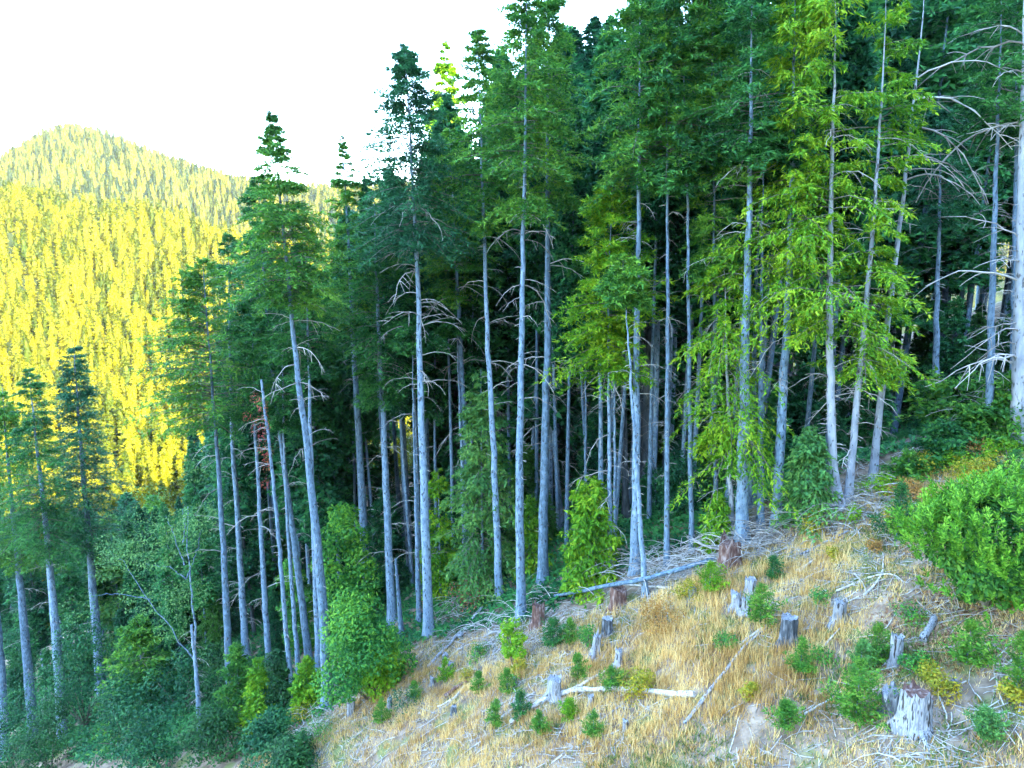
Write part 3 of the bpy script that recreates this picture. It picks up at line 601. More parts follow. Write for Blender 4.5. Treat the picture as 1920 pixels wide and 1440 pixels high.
# airy alder, lower left
def alder():
    rng = np.random.default_rng(9); b = ray(372, 1330)*46; b[2] = th(b[0], b[1])
    o = empty('alder_tree', b, 'airy pale alder with white forked limbs in the lower left forest', 'alder')
    f = lambda x, y: ray(x, y)*b[1]-b
    mb = MB(); lim = []
    limbs = [[(368,1230),(356,1130),(350,1085),(342,1030),(338,960)], [(350,1085),(325,1055),(292,1045)], [(350,1085),(362,1040),(372,1000)],
             [(345,1060),(318,1000),(300,975)], [(366,1240),(320,1170),(280,1120),(240,1045),(232,1040)], [(283,1125),(240,1105),(195,1098)], [(342,1020),(352,970),(356,940)]]
    for i, L in enumerate(limbs):
        p = np.array([f(*q) for q in L]); p[:, 1] += np.linspace(0, rng.uniform(-1.5, 1.5), len(p)); lim.append(p)
        if i == 0: p = np.vstack([[0, 0, -.3], p])
        t = np.linspace(0, 1, len(p)); tt = np.linspace(0, 1, 14)
        p2 = np.stack([np.interp(tt, t, p[:, c]) for c in range(3)], -1)+rng.normal(0, .05, (14, 3))
        r = (.11 if i == 0 else .05)*(1-.8*tt)
        m2 = MB(); m2.tube(p2, r, 8); link('trunk' if i == 0 else 'limb', m2.mesh('limb', M['bark'], True), o)
    cl = []
    for p in lim:
        for q in p[1:]:
            for _ in range(2): cl.append((q+rng.normal(0, .9, 3)+[0, 0, .5], (1.5, 1.5, .8)))
    c = broad_crown(rng, cl, 6500, .15, .5)
    link('foliage', c.mesh('foliage', M['leaf_airy']), o)
alder()

# ------------------------------------------------------------------ the clearing: bushes, saplings
def big_bush():
    b = ground(1846, 1142); rng = np.random.default_rng(21); k = np.linalg.norm(b)/1280
    o = empty('madrone_bush', b, 'huge rounded glossy green bush on the right of the slope', 'bush')
    W = 242*k*.5; H = 222*k
    mb = MB(); n = 1250
    for i in range(n):                                        # upright shoots, each a whorl of long leaves
        u = unit(rng.normal(0, 1, 3)); u[2] = abs(u[2])*1. if rng.random() < .85 else u[2]
        bump = 1+.75*float(vnoise(u[0]*2.6+5, u[2]*2.6+u[1]*2))
        rr = rng.uniform(.6, 1)**.6*bump
        c = np.array([u[0]*W*rr, u[1]*W*rr, H*.40+u[2]*(H*.56 if u[2] > 0 else H*.36)*rr])
        ax = unit(u*.55+np.array([0, 0, .9])+rng.normal(0, .2, 3)); L = rng.uniform(.3, .75); m = 24
        t = rng.random(m); base = c+ax*(L*t)[:, None]
        dd = unit(rng.normal(0, 1, (m, 3))); dd = unit(dd-ax*(dd@ax)[:, None]+ax*(.35+.5*t)[:, None])
        nn = unit(np.cross(dd, np.cross(ax, dd))); s = np.cross(dd, nn); l = rng.uniform(.12, .22, m)[:, None]
        mb.quads(np.stack([base, base+dd*l*.55+s*.028, base+dd*l, base+dd*l*.55-s*.028], 1), 0)
    link('foliage', mb.mesh('foliage', M['leaf_bush']), o)
    inner = broad_crown(rng, [((0, 0, H*.42), (W*.72, W*.72, H*.36))], 9000, .2, .5); link('inner_foliage', inner.mesh('inner_foliage', M['needles_mid']), o)
    sb = MB()
    for i in range(14):
        a = rng.random()*6.28; q = np.linspace(0, 1, 6)[:, None]
        e = np.array([math.cos(a)*W*.6, math.sin(a)*W*.6, H*rng.uniform(.4, .8)]); sb.tube(e*q+np.array([0, 0, .3])*np.sin(q*3), .05*(1-.8*q[:, 0]), 5)
    link('stems', sb.mesh('stems', M['twig_wood']), o)
leafm('leaf_bush', [(.035, .14, .012), (.10, .30, .015), (.25, .48, .04)], island=.45, scale=1.2)
big_bush()
for px, top, wp, mat, lab in [
    ((1680,1015), 908, 74, 'needles_dark', 'dark young fir just left of the huge glossy bush'),
    ((1424,1172), 1098, 56, 'needles_mid', 'round young fir right of the cluster of grey stumps'),
    ((1500,1262), 1200, 42, 'needles_mid', 'small round fir standing alone below the burnt stump'),
    ((1604,1352), 1240, 84, 'needles_mid', 'largest young fir at the bottom, left of the big pale stump'),
    ((1612,1262), 1205, 50, 'needles_soft', 'pale green feathery fir behind the largest bottom fir'),
    ((1640,1240), 1172, 46, 'needles_mid', 'small fir just left of the tall narrow grey stump'),
    ((1812,1245), 1168, 70, 'needles_mid', 'small fir below the leaf litter of the huge bush'),
    ((1448,1086), 1046, 32, 'needles_dark', 'tiny fir in the upper grass beside a pale branch end'),
    ((1082,1274), 1228, 34, 'needles_mid', 'tiny fir between the root-legged stump and the wide grey stump'),
    ((1146,1296), 1252, 34, 'needles_mid', 'tiny fir just above the long white curved log'),
    ((835,1276), 1236, 26, 'needles_lime', 'tiny lime fir below the two small dark stumps'),
    ((777,1314), 1278, 20, 'needles_mid', 'tiny narrow fir on the lower left slope'),
    ((716,1354), 1312, 26, 'needles_mid', 'small fir at the lower left tip of the slope'),
    ((929,1360), 1312, 30, 'needles_mid', 'small fir left of the white log end at the bottom'),
    ((976,1346), 1296, 34, 'needles_dark', 'dark small fir touching the white log end'),
    ((951,1298), 1256, 30, 'needles_mid', 'small fir beneath the golden shrub and bright maple'),
    ((898,1296), 1262, 26, 'needles_mid', 'tiny fir left of the bright maple, lower'),
    ((1036,1216), 1160, 50, 'needles_dark', 'dark twin-topped fir between two stumps under the edge'),
    ((1068,1205), 1162, 34, 'needles_mid', 'slim fir right of the dark twin-topped fir'),
    ((1330,1108), 1056, 44, 'needles_lime', 'lime sapling below the rotten root stump'),
    ((1470,1368), 1318, 44, 'needles_mid', 'small fir at the bottom edge among golden grass'),
    ((1112,1382), 1336, 30, 'needles_mid', 'small fir at the bottom under the white log'),
    ((1010,1376), 1336, 26, 'needles_mid', 'tiny fir at the bottom just right of the white log end'),
    ((1898,905), 846, 48, 'needles_dark', 'young fir on the crest at the right edge'),
    ((1906,1290), 1190, 60, 'needles_mid', 'young fir cut by the right edge below the huge bush'),
    ((1842,1386), 1330, 40, 'needles_soft', 'pale small fir right of the big pale stump'),
    ((1066,1348), 1312, 28, 'needles_lime', 'yellowish tiny fir under the curve of the white log')]:
    C(px, top, wp, 'needles_sapling' if mat == 'needles_mid' else mat, lab, nb=int(24+wp*.7), leaf=(.13, .030), nt=16, nq=4, power=.95, droop=-.05, low=.8, patch=1.1, hang=-.2, twl=.3, rmul=1.05)
for px, sz, mat, lab, nl in [
    ((1196,1302), (84,46), 'leaf_yellow', 'yellow-green shrub patch above the right part of the white log', 1500),
    ((1240,1180), (96,60), 'leaf_orange', 'orange-green shrub patch at the upper edge of the golden grass', 1500),
    ((1290,1130), (70,40), 'leaf_yellow', 'yellowish brush under the end of the long fallen trunk', 900),
    ((1410,1308), (44,28), 'leaf_yellow', 'isolated yellow-green tuft in the golden grass', 600),
    ((1520,1005), (60,50), 'leaf_yellow', 'yellow-green shrub below the soft green sapling', 900),
    ((1595,985), (50,40), 'leaf_lime', 'lime shrub at the base of the flared pale trunk', 800),
    ((1560,1050), (40,26), 'leaf_yellow', 'yellow shrub above the curved pale branches', 500),
    ((1640,1035), (36,24), 'leaf_orange', 'orange low shrub left of the huge bush', 400),
    ((1745,890), (90,36), 'leaf_yellow', 'yellow shrubs along the crest above the huge bush', 1200),
    ((1830,862), (80,34), 'leaf_orange', 'orange-tinged shrubs on the crest near the slim speckled trunk', 1000),
    ((1890,860), (50,30), 'leaf_lime', 'green shrubs on the crest at the right', 700),
    ((1885,1130), (50,26), 'leaf_orange', 'reddish low plants under the right side of the huge bush', 400),
    ((1755,1300), (80,44), 'leaf_yellow', 'yellow-green shrub just above the big pale stump', 1400),
    ((1720,1260), (60,34), 'leaf_green', 'green leafy patch right of the tall narrow grey stump', 800),
    ((1890,1320), (60,36), 'leaf_yellow', 'yellow flowered patch at the right edge, low', 700),
    ((1360,1215), (60,26), 'leaf_green', 'low green patch left of the long grey pole', 600),
    ((900,1235), (60,30), 'leaf_green', 'olive patch beneath the forest edge left of the bright maple', 700),
    ((875,1275), (40,26), 'leaf_yellow', 'small yellow patch left of the bright maple', 400),
    ((760,1330), (70,40), 'leaf_teal', 'bluish low brush on the lower left slope', 900),
    ((1100,1215), (50,50), 'leaf_green', 'green bush beside the dark round stump', 900),
    ((570,1350), (70,28), 'leaf_yellow', 'yellow-green brush at the bottom under the spire tree', 700),
    ((600,1385), (90,40), 'leaf_green', 'green brush at the lower left foot of the slope', 900),
    ((1540,1130), (60,24), 'leaf_green', 'thin green patch left of the grey flared stump', 400),
    ((1700,1160), (80,24), 'leaf_green', 'low green plants at the left foot of the huge bush', 500),
    ((1540,1240), (70,26), 'leaf_green', 'low green patch below the burnt stump', 450)]:
    B(px, sz, mat, lab, nl, .095, ncl=9, group=None)
# ------------------------------------------------------------------ stumps
def stump(px, w, h, mat, label, flare=.5, roots=3, jag=.12, lean=0., top='grey_wood', seed=None, cat='stump'):
    rng = np.random.default_rng(seed or int(px[0]*5+px[1])); b = ground(*px); k = np.linalg.norm(b)/1280
    r = w*k*.5*.82; H = h*k*.85
    o = empty('tree_stump', b, label, cat)
    n = 22; ph = rng.random(6)*6; mb = MB(); a = np.linspace(0, 2*math.pi, n, endpoint=False)
    lob = .14*np.cos(3*a+ph[0])+.08*np.cos(5*a+ph[1])+.05*np.cos(9*a+ph[2])
    hs = np.array([-.35, -.05, .08, .2, .38, .6, .8, .93, 1.])*H
    jg = 1+jag*(np.cos(2*a+ph[3])*.7+.6*np.cos(7*a+ph[4])+rng.normal(0, .5, n))
    rings = []
    for i, z in enumerate(hs):
        f = 1+flare*np.exp(-max(z, 0)/(.16*H))*(1+1.3*lob*3); rr = r*.8*(f+lob*.8)+rng.normal(0, .012, n)
        zz = z*(jg if i > 4 else 1)
        rings.append(np.stack([np.cos(a)*rr+lean*z, np.sin(a)*rr, zz+0*a], -1))
    V = np.array(rings); i = np.arange(len(hs)-1)[:, None]*n; j = np.arange(n)[None]; kx = (j+1) % n
    mb.add(V, np.stack([i+j, i+kx, i+n+kx, i+n+j], -1).reshape(-1, 4))
    link('stump_side', mb.mesh('stump_side', M[mat], True), o)
    t = MB(); R_ = V[-1]; c = R_.mean(0); in1 = c+(R_-c)*.8; in1[:, 2] = c[2]-.06*H+rng.normal(0, .02*H, n); in2 = c+(R_-c)*.4; in2[:, 2] = c[2]-.05*H+rng.normal(0, .015, n)
    cc = c-np.array([0, 0, .07*H]); VV = np.vstack([R_, in1, in2, cc[None]])
    jj = np.arange(n); kk = (jj+1) % n
    t.add(VV, np.vstack([np.stack([jj, kk, n+kk, n+jj], -1), np.stack([n+jj, n+kk, 2*n+kk, 2*n+jj], -1)])); t.f.append((np.stack([2*n+jj, 2*n+kk, np.full(n, 3*n)], -1), 0))
    link('cut_top', t.mesh('cut_top', M[top]), o)
    for q in range(roots):
        aa = rng.uniform(0, 6.28); d = np.array([math.cos(aa), math.sin(aa), 0]); L = r*rng.uniform(1.5, 2.6); s = np.linspace(0, 1, 6)
        L *= .7; p = d*(r*.5+L*s)[:, None]; p[:, 2] = H*.22*(1-s)**1.8-.05
        gz = np.array([th(b[0]+u[0], b[1]+u[1])-b[2] for u in p]); p[:, 2] += gz*s
        g = MB(); g.tube(p, r*.22*(1-.8*s), 6); link('root', g.mesh('root', M[mat], True), o)
    return o
for a in [
    ((1714,1362), 60, 66, 'grey_wood', 'big pale weathered stump with a reddish rotted top at the bottom right', .35, 3, .10, 0, 'rotten_wood'),
    ((1476,1204), 38, 54, 'burnt_wood', 'charred dark stump at the right end of the long grey pole', .4, 3, .06, 0),
    ((1572,1166), 28, 42, 'grey_wood', 'grey flared stump in the middle of the slope left of the huge bush', .7, 4, .15, 0),
    ((1677,1246), 26, 56, 'grey_wood', 'tall narrow grey stump with a split foot', .25, 3, .08, 0),
    ((1138,1190), 28, 36, 'burnt_wood', 'dark round stump at the upper edge of the golden grass', .3, 2, .05, 0),
    ((1115,1228), 20, 42, 'grey_wood', 'pale flaring stump just below the dark round one', .8, 4, .2, .1),
    ((1160,1250), 18, 36, 'grey_wood', 'small stump on root legs in the golden grass', .9, 5, .1, 0),
    ((1040,1308), 34, 42, 'grey_wood', 'wide grey stump on splayed legs above the white curved log', .5, 5, .08, 0),
    ((1158,1136), 42, 38, 'rotten_wood', 'brown crumbling stump under the long fallen trunk', .2, 2, .12, 0, 'rotten_wood'),
    ((1010,1172), 32, 46, 'rotten_wood', 'broken brown-and-white stump right of the central pale trunk', .3, 3, .22, 0, 'rotten_wood'),
    ((1407,1112), 28, 30, 'grey_wood', 'blocky grey stump, topmost of the cluster', .2, 2, .1, 0),
    ((1383,1142), 24, 34, 'grey_wood', 'lower left stump of the grey cluster', .8, 4, .2, -.15),
    ((1399,1152), 22, 34, 'grey_wood', 'lower right stump of the grey cluster, half behind the round fir', .8, 3, .2, 0),
    ((1366,1064), 50, 54, 'rotten_wood', 'large rotten root stump beside the brush pile', .6, 6, .2, 0, 'rotten_wood'),
    ((835,1244), 16, 20, 'burnt_wood', 'upper of two small dark stumps on the left slope', .4, 3, .1, 0),
    ((846,1258), 15, 18, 'burnt_wood', 'lower of two small dark stumps on the left slope', .4, 2, .1, 0),
    ((896,1228), 14, 18, 'burnt_wood', 'little blue-grey stump below the forest edge left of the maple', .3, 2, .1, 0),
    ((659,1336), 18, 24, 'grey_wood', 'grey stump below the large maple bush', .3, 2, .1, 0),
    ((851,1338), 14, 16, 'burnt_wood', 'small dark stump near the bottom of the left slope', .3, 2, .1, 0),
    ((1298,1122), 20, 22, 'grey_wood', 'grey stump left of the lime sapling under the brush', .3, 2, .15, 0),
    ((1788,1294), 14, 18, 'burnt_wood', 'little blue-grey stump upper right of the big pale one', .2, 1, .1, 0),
    ((1108,1326), 14, 26, 'grey_wood', 'narrow stump touching the lower side of the white log', .5, 3, .1, 0),
    ((1172,1368), 13, 20, 'grey_wood', 'small pale stub at the bottom edge under the white log', .2, 1, .1, 0),
    ((964,1286), 12, 18, 'burnt_wood', 'tiny dark stump right of the fir under the maple', .3, 2, .1, 0),
    ((731,1328), 12, 22, 'grey_wood', 'tiny pale splintered stump on the lower left slope', .4, 2, .3, 0),
    ((811,1285), 11, 16, 'grey_wood', 'tiny grey stump near the reddish slab', .4, 2, .2, 0),
    ((1680,1342), 42, 44, 'burnt_wood', 'dark charred slab of root leaning on the big pale stump', .5, 2, .25, -.2)]:
    stump(*a[:5], flare=a[5], roots=a[6], jag=a[7], lean=a[8], top=a[9] if len(a) > 9 else 'grey_wood')

# ------------------------------------------------------------------ logs and fallen branches
def log(pts, w, mat, label, name='fallen_log', cat='log', lift=.04, taper=.5, twigs=0, sides=8, wob=.02):
    rng = np.random.default_rng(int(pts[0][0]*3+pts[0][1])); P = []
    for q in pts:
        g = ground(q[0], q[1]+ (q[2] if len(q) > 2 else 0)); d = ray(q[0], q[1])
        if len(q) > 2: g = d*g[1]
        P.append(g)
    P = np.array(P); k = np.linalg.norm(P[0])/1280; r = w*k*.5
    seg = np.r_[0, np.cumsum(np.linalg.norm(np.diff(P, axis=0), axis=1))]; t = np.linspace(0, seg[-1], max(8, int(seg[-1]*2.5)))
    p = np.stack([np.interp(t, seg, P[:, c]) for c in range(3)], -1)
    kk = np.array([1, 2, 1.])/4
    for c in range(3): p[1:-1, c] = np.convolve(p[:, c], kk, 'valid')
    p[:, 2] = np.maximum(p[:, 2], terrain(p[:, 0], p[:, 1])+r*.3); p[:, 2] += r*.6+lift; p += rng.normal(0, wob*.6, p.shape)
    o_ = p[0].copy(); mb = MB(); rr = r*(1-taper*t/t[-1])*(1+rng.normal(0, .06, len(t)))
    if twigs == 0:
        mb.tube(p-o_, rr, sides); o = link(name, mb.mesh(name, M[mat], True), loc=tuple(o_)); tag(o, label, cat)
    else:
        o = empty(name, o_, label, cat); mb.tube(p-o_, rr, sides); link('stem', mb.mesh('stem', M[mat], True), o)
        tm = MB()
        for _ in range(twigs):
            i = rng.integers(1, len(p)); d = unit(rng.normal(0, 1, 3)+np.array([0, 0, .5])); l = rng.uniform(.3, 1.1); q = np.linspace(0, 1, 5)[:, None]
            tm.tube(p[i]-o_+d*l*q+np.array([0, 0, -l*.4])*q*q, .02*(1-.8*q[:, 0]), 3)
        link('twigs', tm.mesh('twigs', M[mat]), o)
    return o
log([(958,1362),(985,1340),(1020,1316),(1060,1302),(1110,1297),(1170,1300),(1240,1304),(1302,1309)], 8, 'pale_log', 'long white curved log lying across the bottom of the slope', taper=-.25)
log([(1340,1052,10),(1280,1070,30),(1210,1090,34),(1140,1102,38),(1040,1121,8)], 9, 'bark', 'long grey fallen trunk resting on the brown crumbling stump', cat='fallen trunk', name='fallen_tree', taper=.3, twigs=6)
log([(1255,1106),(1215,1104),(1172,1100)], 6, 'pale_log', 'short pale log lying parallel under the long fallen trunk')
log([(1283,1362),(1316,1320),(1352,1275),(1398,1212),(1456,1168)], 7, 'grey_wood', 'long grey pole running downhill from the charred stump', cat='pole', name='fallen_pole')
log([(1455,1166),(1420,1190),(1386,1212)], 6, 'pale_log', 'pale split stick beside the upper part of the long grey pole')
log([(860,1200),(884,1168),(906,1142)], 8, 'bark_pale', 'grey log pointing uphill into the forest edge')
log([(802,1256),(840,1215),(868,1180)], 6, 'grey_wood', 'slender grey log lying downhill of the uphill-pointing one')
log([(826,1276),(850,1264),(866,1256),(892,1259)], 4, 'pale_log', 'thin pale crooked branch on the left slope', cat='branch', name='fallen_branch')
log([(1568,1112),(1610,1094),(1650,1079),(1672,1079),(1694,1098)], 4, 'pale_log', 'thin arched branch left of the huge bush, upper one', cat='branch', name='fallen_branch')
log([(1620,1122),(1640,1104),(1657,1075),(1655,1040)], 4, 'pale_log', 'curled branch crossing the arched one left of the huge bush', cat='branch', name='fallen_branch')
log([(1602,1080),(1618,1095),(1624,1122)], 3, 'pale_log', 'short curved stick hooked left of the curled branch', cat='branch', name='fallen_branch')
log([(1494,1077),(1522,1058)], 7, 'pale_log', 'short pale log in the upper grass right of the tiny fir')
log([(835,1311),(856,1294),(876,1281)], 8, 'rotten_wood', 'reddish rotten slab on the left slope')
log([(1070,1299),(1100,1283),(1135,1262)], 6, 'pale_log', 'pale stick between the wide grey stump and the tiny fir')
log([(938,1352),(955,1338),(968,1328)], 5, 'pale_log', 'short pale log left of the white log end')
log([(1540,1222),(1558,1200),(1575,1182)], 4, 'pale_log', 'thin stick between the grey flared stump and the round fir', cat='branch', name='fallen_branch')
log([(1630,1255),(1645,1222),(1668,1194)], 3, 'pale_log', 'thin curved twig left of the tall narrow stump', cat='branch', name='fallen_branch')
log([(1730,1208),(1742,1185),(1752,1166)], 11, 'grey_wood', 'splintered grey plank-like slab leaning below the huge bush', taper=.1)
log([(1500,1352),(1540,1325),(1580,1300)], 4, 'pale_log', 'thin pale branch left of the largest bottom fir', cat='branch', name='fallen_branch')
log([(1750,1295),(1765,1320),(1775,1355)], 4, 'pale_log', 'thin branch curving beside the right of the big pale stump', cat='branch', name='fallen_branch')
log([(1830,1235),(1860,1248),(1900,1250)], 4, 'pale_log', 'pale stick right of the fir below the leaf litter', cat='branch', name='fallen_branch')
log([(1120,1358),(1150,1338),(1175,1318)], 4, 'grey_wood', 'grey stick leaning up to the underside of the white log', cat='branch', name='fallen_branch')
log([(1410,1160),(1455,1158),(1500,1165)], 3, 'pale_log', 'thin branch passing behind the charred stump', cat='branch', name='fallen_branch')
log([(1290,1010,20),(1330,1030,20),(1400,1040,8)], 6, 'dead_wood', 'bleached leaning limb in the brush pile', cat='branch', name='fallen_branch', twigs=8)
log([(1500,1045),(1560,1015),(1590,1000)], 5, 'grey_wood', 'grey log below the yellow-green shrub at the upper edge')
log([(820,1330),(855,1310),(870,1290)], 4, 'pale_log', 'slim stick parallel to the reddish slab', cat='branch', name='fallen_branch')

# brush piles of bleached branches
def brush(px, wpx, hpx, n, label, depth=None):
    rng = np.random.default_rng(int(px[0])); b = ground(*px); k = np.linalg.norm(b)/1280; W = wpx*k; H = hpx*k
    mb = MB()
    for _ in range(n):
        x = rng.normal(0, .28)*W; y = rng.normal(0, .9); a = rng.uniform(0, 6.28) if rng.random() < .5 else rng.normal(0, .6)+math.pi*rng.integers(0, 2)
        l = rng.uniform(.8, 2.6); z = th(b[0]+x, b[1]+y)-b[2]+rng.uniform(0, .55)*H; s = np.linspace(0, 1, 7)
        d = np.array([math.cos(a), math.sin(a), 0]); up = rng.uniform(.2, .8)
        p = np.array([x, y, z])+d*(l*s)[:, None]; p[:, 2] += l*(up*s-up*1.25*s*s)+rng.normal(0, .01, 7)
        mb.tube(p, rng.uniform(.012, .03)*(1-.75*s), 4)
        for q in range(rng.integers(0, 4)):
            i = rng.integers(1, 6); dd = unit(rng.normal(0, 1, 3)); ll = rng.uniform(.2, .6); u = np.linspace(0, 1, 4)[:, None]
            mb.tube(p[i]+dd*ll*u-np.array([0, 0, ll*.3])*u*u, .009*(1-.7*u[:, 0]), 3)
    tag(link('brush_pile', mb.mesh('brush_pile', M['dead_wood'], True), loc=tuple(b)), label, 'brush pile')
brush((1290,1060), 120, 50, 120, 'grey brush pile left of the rotten root stump')
brush((1400,1035), 120, 70, 110, 'bleached arching brush pile around the three close trunks')
brush((1480,1010), 130, 50, 80, 'tangle of bare arching twigs left of the flared trunk')
brush((1600,965), 130, 50, 130, 'bleached root and twig pile at the foot of the flared pale trunk')
brush((1200,1075), 120, 70, 90, 'loose dead branches behind the long fallen trunk')
brush((940,1180), 150, 26, 110, 'low slash heap at the foot of the central pale trunk')
brush((860,1150), 70, 40, 60, 'twiggy grey heap under the red vine maple')
brush((590,1345), 80, 26, 50, 'small slash heap at the foot of the spire tree')
brush((1870,800), 120, 90, 60, 'hanging grey twigs at the foot of the broad pale trunk at right edge')

# ------------------------------------------------------------------ stuff on the ground
def scatter(n, rng, box=(540, 830, 1940, 1460)):
    """random points of the visible slope"""
    x = rng.uniform(-16, 27, n); y = rng.uniform(16, 40, n); z = terrain(x, y)
    f = y*math.cos(PITCH)-z*math.sin(PITCH); u = y*math.sin(PITCH)+z*math.cos(PITCH)
    px = 960+1280*x/f; py = 720-1280*u/f
    return x, y, z, px, py
def edge_row(px): return np.interp(px, [400, 560, 620, 800, 977, 1210, 1400, 1575, 1640, 1760, 1920], [1420, 1358, 1325, 1195, 1160, 1112, 1012, 945, 905, 872, 832])
def blades(name, n, mat, h, wd, dens, seed, lean=.5, tuft=10):
    rng = np.random.default_rng(seed); x, y, z, px, py = scatter(n, rng)
    k = dens(x, y, px, py) > rng.random(n); x, y, z = x[k], y[k], z[k]; m = len(x)
    X = np.repeat(x, tuft)+rng.normal(0, .11, m*tuft); Y = np.repeat(y, tuft)+rng.normal(0, .11, m*tuft); Z = terrain(X, Y)-.03
    hh = np.repeat(rng.uniform(.45, 1.2, m), tuft)*rng.uniform(.5, 1.15, m*tuft)*h
    a = rng.random(m*tuft)*6.28; b = rng.random(m*tuft)*6.28
    p = np.stack([X, Y, Z], -1); s = np.stack([np.cos(a), np.sin(a), 0*a], -1)*wd
    tl = np.stack([np.cos(b)*lean*rng.random(m*tuft), np.sin(b)*lean*rng.random(m*tuft), np.ones(m*tuft)], -1)*hh[:, None]
    mb = MB(); mb.tris(np.stack([p-s, p+s, p+tl], 1)); link(name, mb.mesh(name, M[mat]), kind='stuff')
gold = lambda px, py: np.clip(1.25-np.hypot((px-1330)/260, (py-1210)/190), 0, 1)+np.clip(1-np.hypot((px-1560)/170, (py-1070)/70), 0, 1)*.5+np.clip(1-np.hypot((px-900)/330, (py-1290)/120), 0, 1)*.35
below = lambda px, py: sstep(4, 30, py-edge_row(px))
blades('dry_grass', 26000, 'grass_dry', .62, .016, lambda x, y, px, py: below(px, py)*np.clip(.12+gold(px, py)+1.3*vnoise(x/1.8, y/1.8), .03, 1), 1)
blades('short_dry_grass', 34000, 'grass_dry', .26, .014, lambda x, y, px, py: below(px, py)*np.clip(.6+1.3*vnoise(x/1.3+50, y/1.3), .12, 1), 2, lean=.9)
blades('green_weeds', 26000, 'grass_green', .24, .03, lambda x, y, px, py: sstep(-25, 20, py-edge_row(px))*np.clip(.14+1.9*vnoise(x/2.2+90, y/2.2+3)+.35*sstep(1480, 1700, px), .02, 1), 3, lean=1.2, tuft=8)
def sticks(name, n, mat, dens, seed, l0, l1, r0):
    rng = np.random.default_rng(seed); x, y, z, px, py = scatter(n, rng); k = dens(x, y, px, py) > rng.random(n); x, y, z = x[k], y[k], z[k]; m = len(x)
    a = rng.normal(2.4, .9, m); l = rng.uniform(l0, l1, m)**1.3; t = np.linspace(-.5, .5, 4)
    bend = rng.normal(0, .12, m); d = np.stack([np.cos(a), np.sin(a)], -1); pr = np.stack([-d[:, 1], d[:, 0]], -1)
    xy = np.stack([x, y], -1)[:, None]+d[:, None]*(l[:, None]*t)[..., None]+pr[:, None]*(bend[:, None]*l[:, None]*(t*t*4))[..., None]
    zz = terrain(xy[..., 0], xy[..., 1])+.03+np.abs(rng.normal(0, .05, (m, 1)))*(1+2*t[None]*rng.choice([-1, 1], (m, 1)))
    c = np.concatenate([xy, zz[..., None]], -1); r = rng.uniform(.5, 1.4, m)*r0
    an = np.array([0, 2.1, 4.2]); pp = np.concatenate([pr, np.zeros((m, 1))], -1)
    ring = c[:, :, None]+r[:, None, None, None]*np.array([1, 1, .85, .5])[None, :, None, None]*(np.cos(an)[None, None, :, None]*pp[:, None, None]+np.sin(an)[None, None, :, None]*np.array([0, 0, 1.]))
    base = np.arange(m)[:, None, None]*12+np.arange(3)[None, :, None]*3; j = np.arange(3)[None, None]; k2 = (j+1) % 3
    mb = MB(); mb.add(ring, np.stack([base+j, base+k2, base+3+k2, base+3+j], -1).reshape(-1, 4)); link(name, mb.mesh(name, M[mat]), kind='stuff')
sticks('slash_debris', 17000, 'dead_wood', lambda x, y, px, py: np.clip(.30+1.2*vnoise(x/2+30, y/2)+.9*np.exp(-((py-edge_row(px)-25)/45)**2)+.25*sstep(1350, 1700, px)-gold(px, py)*.3, .03, 1), 4, .25, 1.5, .018)
sticks('twig_litter', 11000, 'twig_wood', lambda x, y, px, py: .6+0*x, 5, .1, .5, .010)
blades('rusty_weeds', 7000, 'leaf_orange', .22, .03, lambda x, y, px, py: below(px, py)*np.clip(.0+1.8*vnoise(x/1.7+20, y/1.7+3), 0, 1), 7, lean=1.2, tuft=6)
def litter():
    rng = np.random.default_rng(6); b = ground(1800, 1150); n = 4200
    x = b[0]+rng.normal(0, 1.7, n); y = b[1]+rng.normal(-.3, 1., n); z = terrain(x, y)+.03
    p = np.stack([x, y, z], -1); d = unit(rng.normal(0, 1, (n, 3))*[1, 1, .3]); s = unit(np.cross(d, np.array([0, 0, 1.])+rng.normal(0, .3, (n, 3)))); l = rng.uniform(.05, .11, (n, 1))
    mb = MB(); mb.quads(np.stack([p-d*l, p+s*l*.5, p+d*l, p-s*l*.5], 1)); link('leaf_litter', mb.mesh('leaf_litter', M['litter']), kind='stuff')
litter()
def undergrowth():                                    # ferns and seedlings on the shaded forest floor
    rng = np.random.default_rng(8); n = 26000; y = rng.uniform(36, 80, n); x = rng.uniform(-.85, .9, n)*y
    f = y*math.cos(PITCH)-terrain(x, y)*math.sin(PITCH); px = 960+1280*x/f; py = 720-1280*(y*math.sin(PITCH)+terrain(x, y)*math.cos(PITCH))/f
    k = (py < edge_row(px)+5) & (px > -100) & (px < 2020) & (vnoise(x/3, y/3) > -.22); x, y = x[k], y[k]; m = len(x)
    q = 5; X = np.repeat(x, q); Y = np.repeat(y, q); a = rng.random(m*q)*6.28; L = rng.uniform(.3, .8, m*q)
    p = np.stack([X, Y, terrain(X, Y)], -1); d = np.stack([np.cos(a), np.sin(a), rng.uniform(.3, 1.2, m*q)], -1); s = np.stack([-np.sin(a), np.cos(a), 0*a], -1)*.09
    mid = p+d*(L*.55)[:, None]; end = mid+(d*[1, 1, -.2])*(L*.5)[:, None]
    mb = MB(); mb.tris(np.stack([p, mid-s, mid+s], 1)); mb.tris(np.stack([mid-s, mid+s, end], 1)); link('fern_undergrowth', mb.mesh('fern_undergrowth', M['needles_rear']), kind='stuff')
undergrowth()

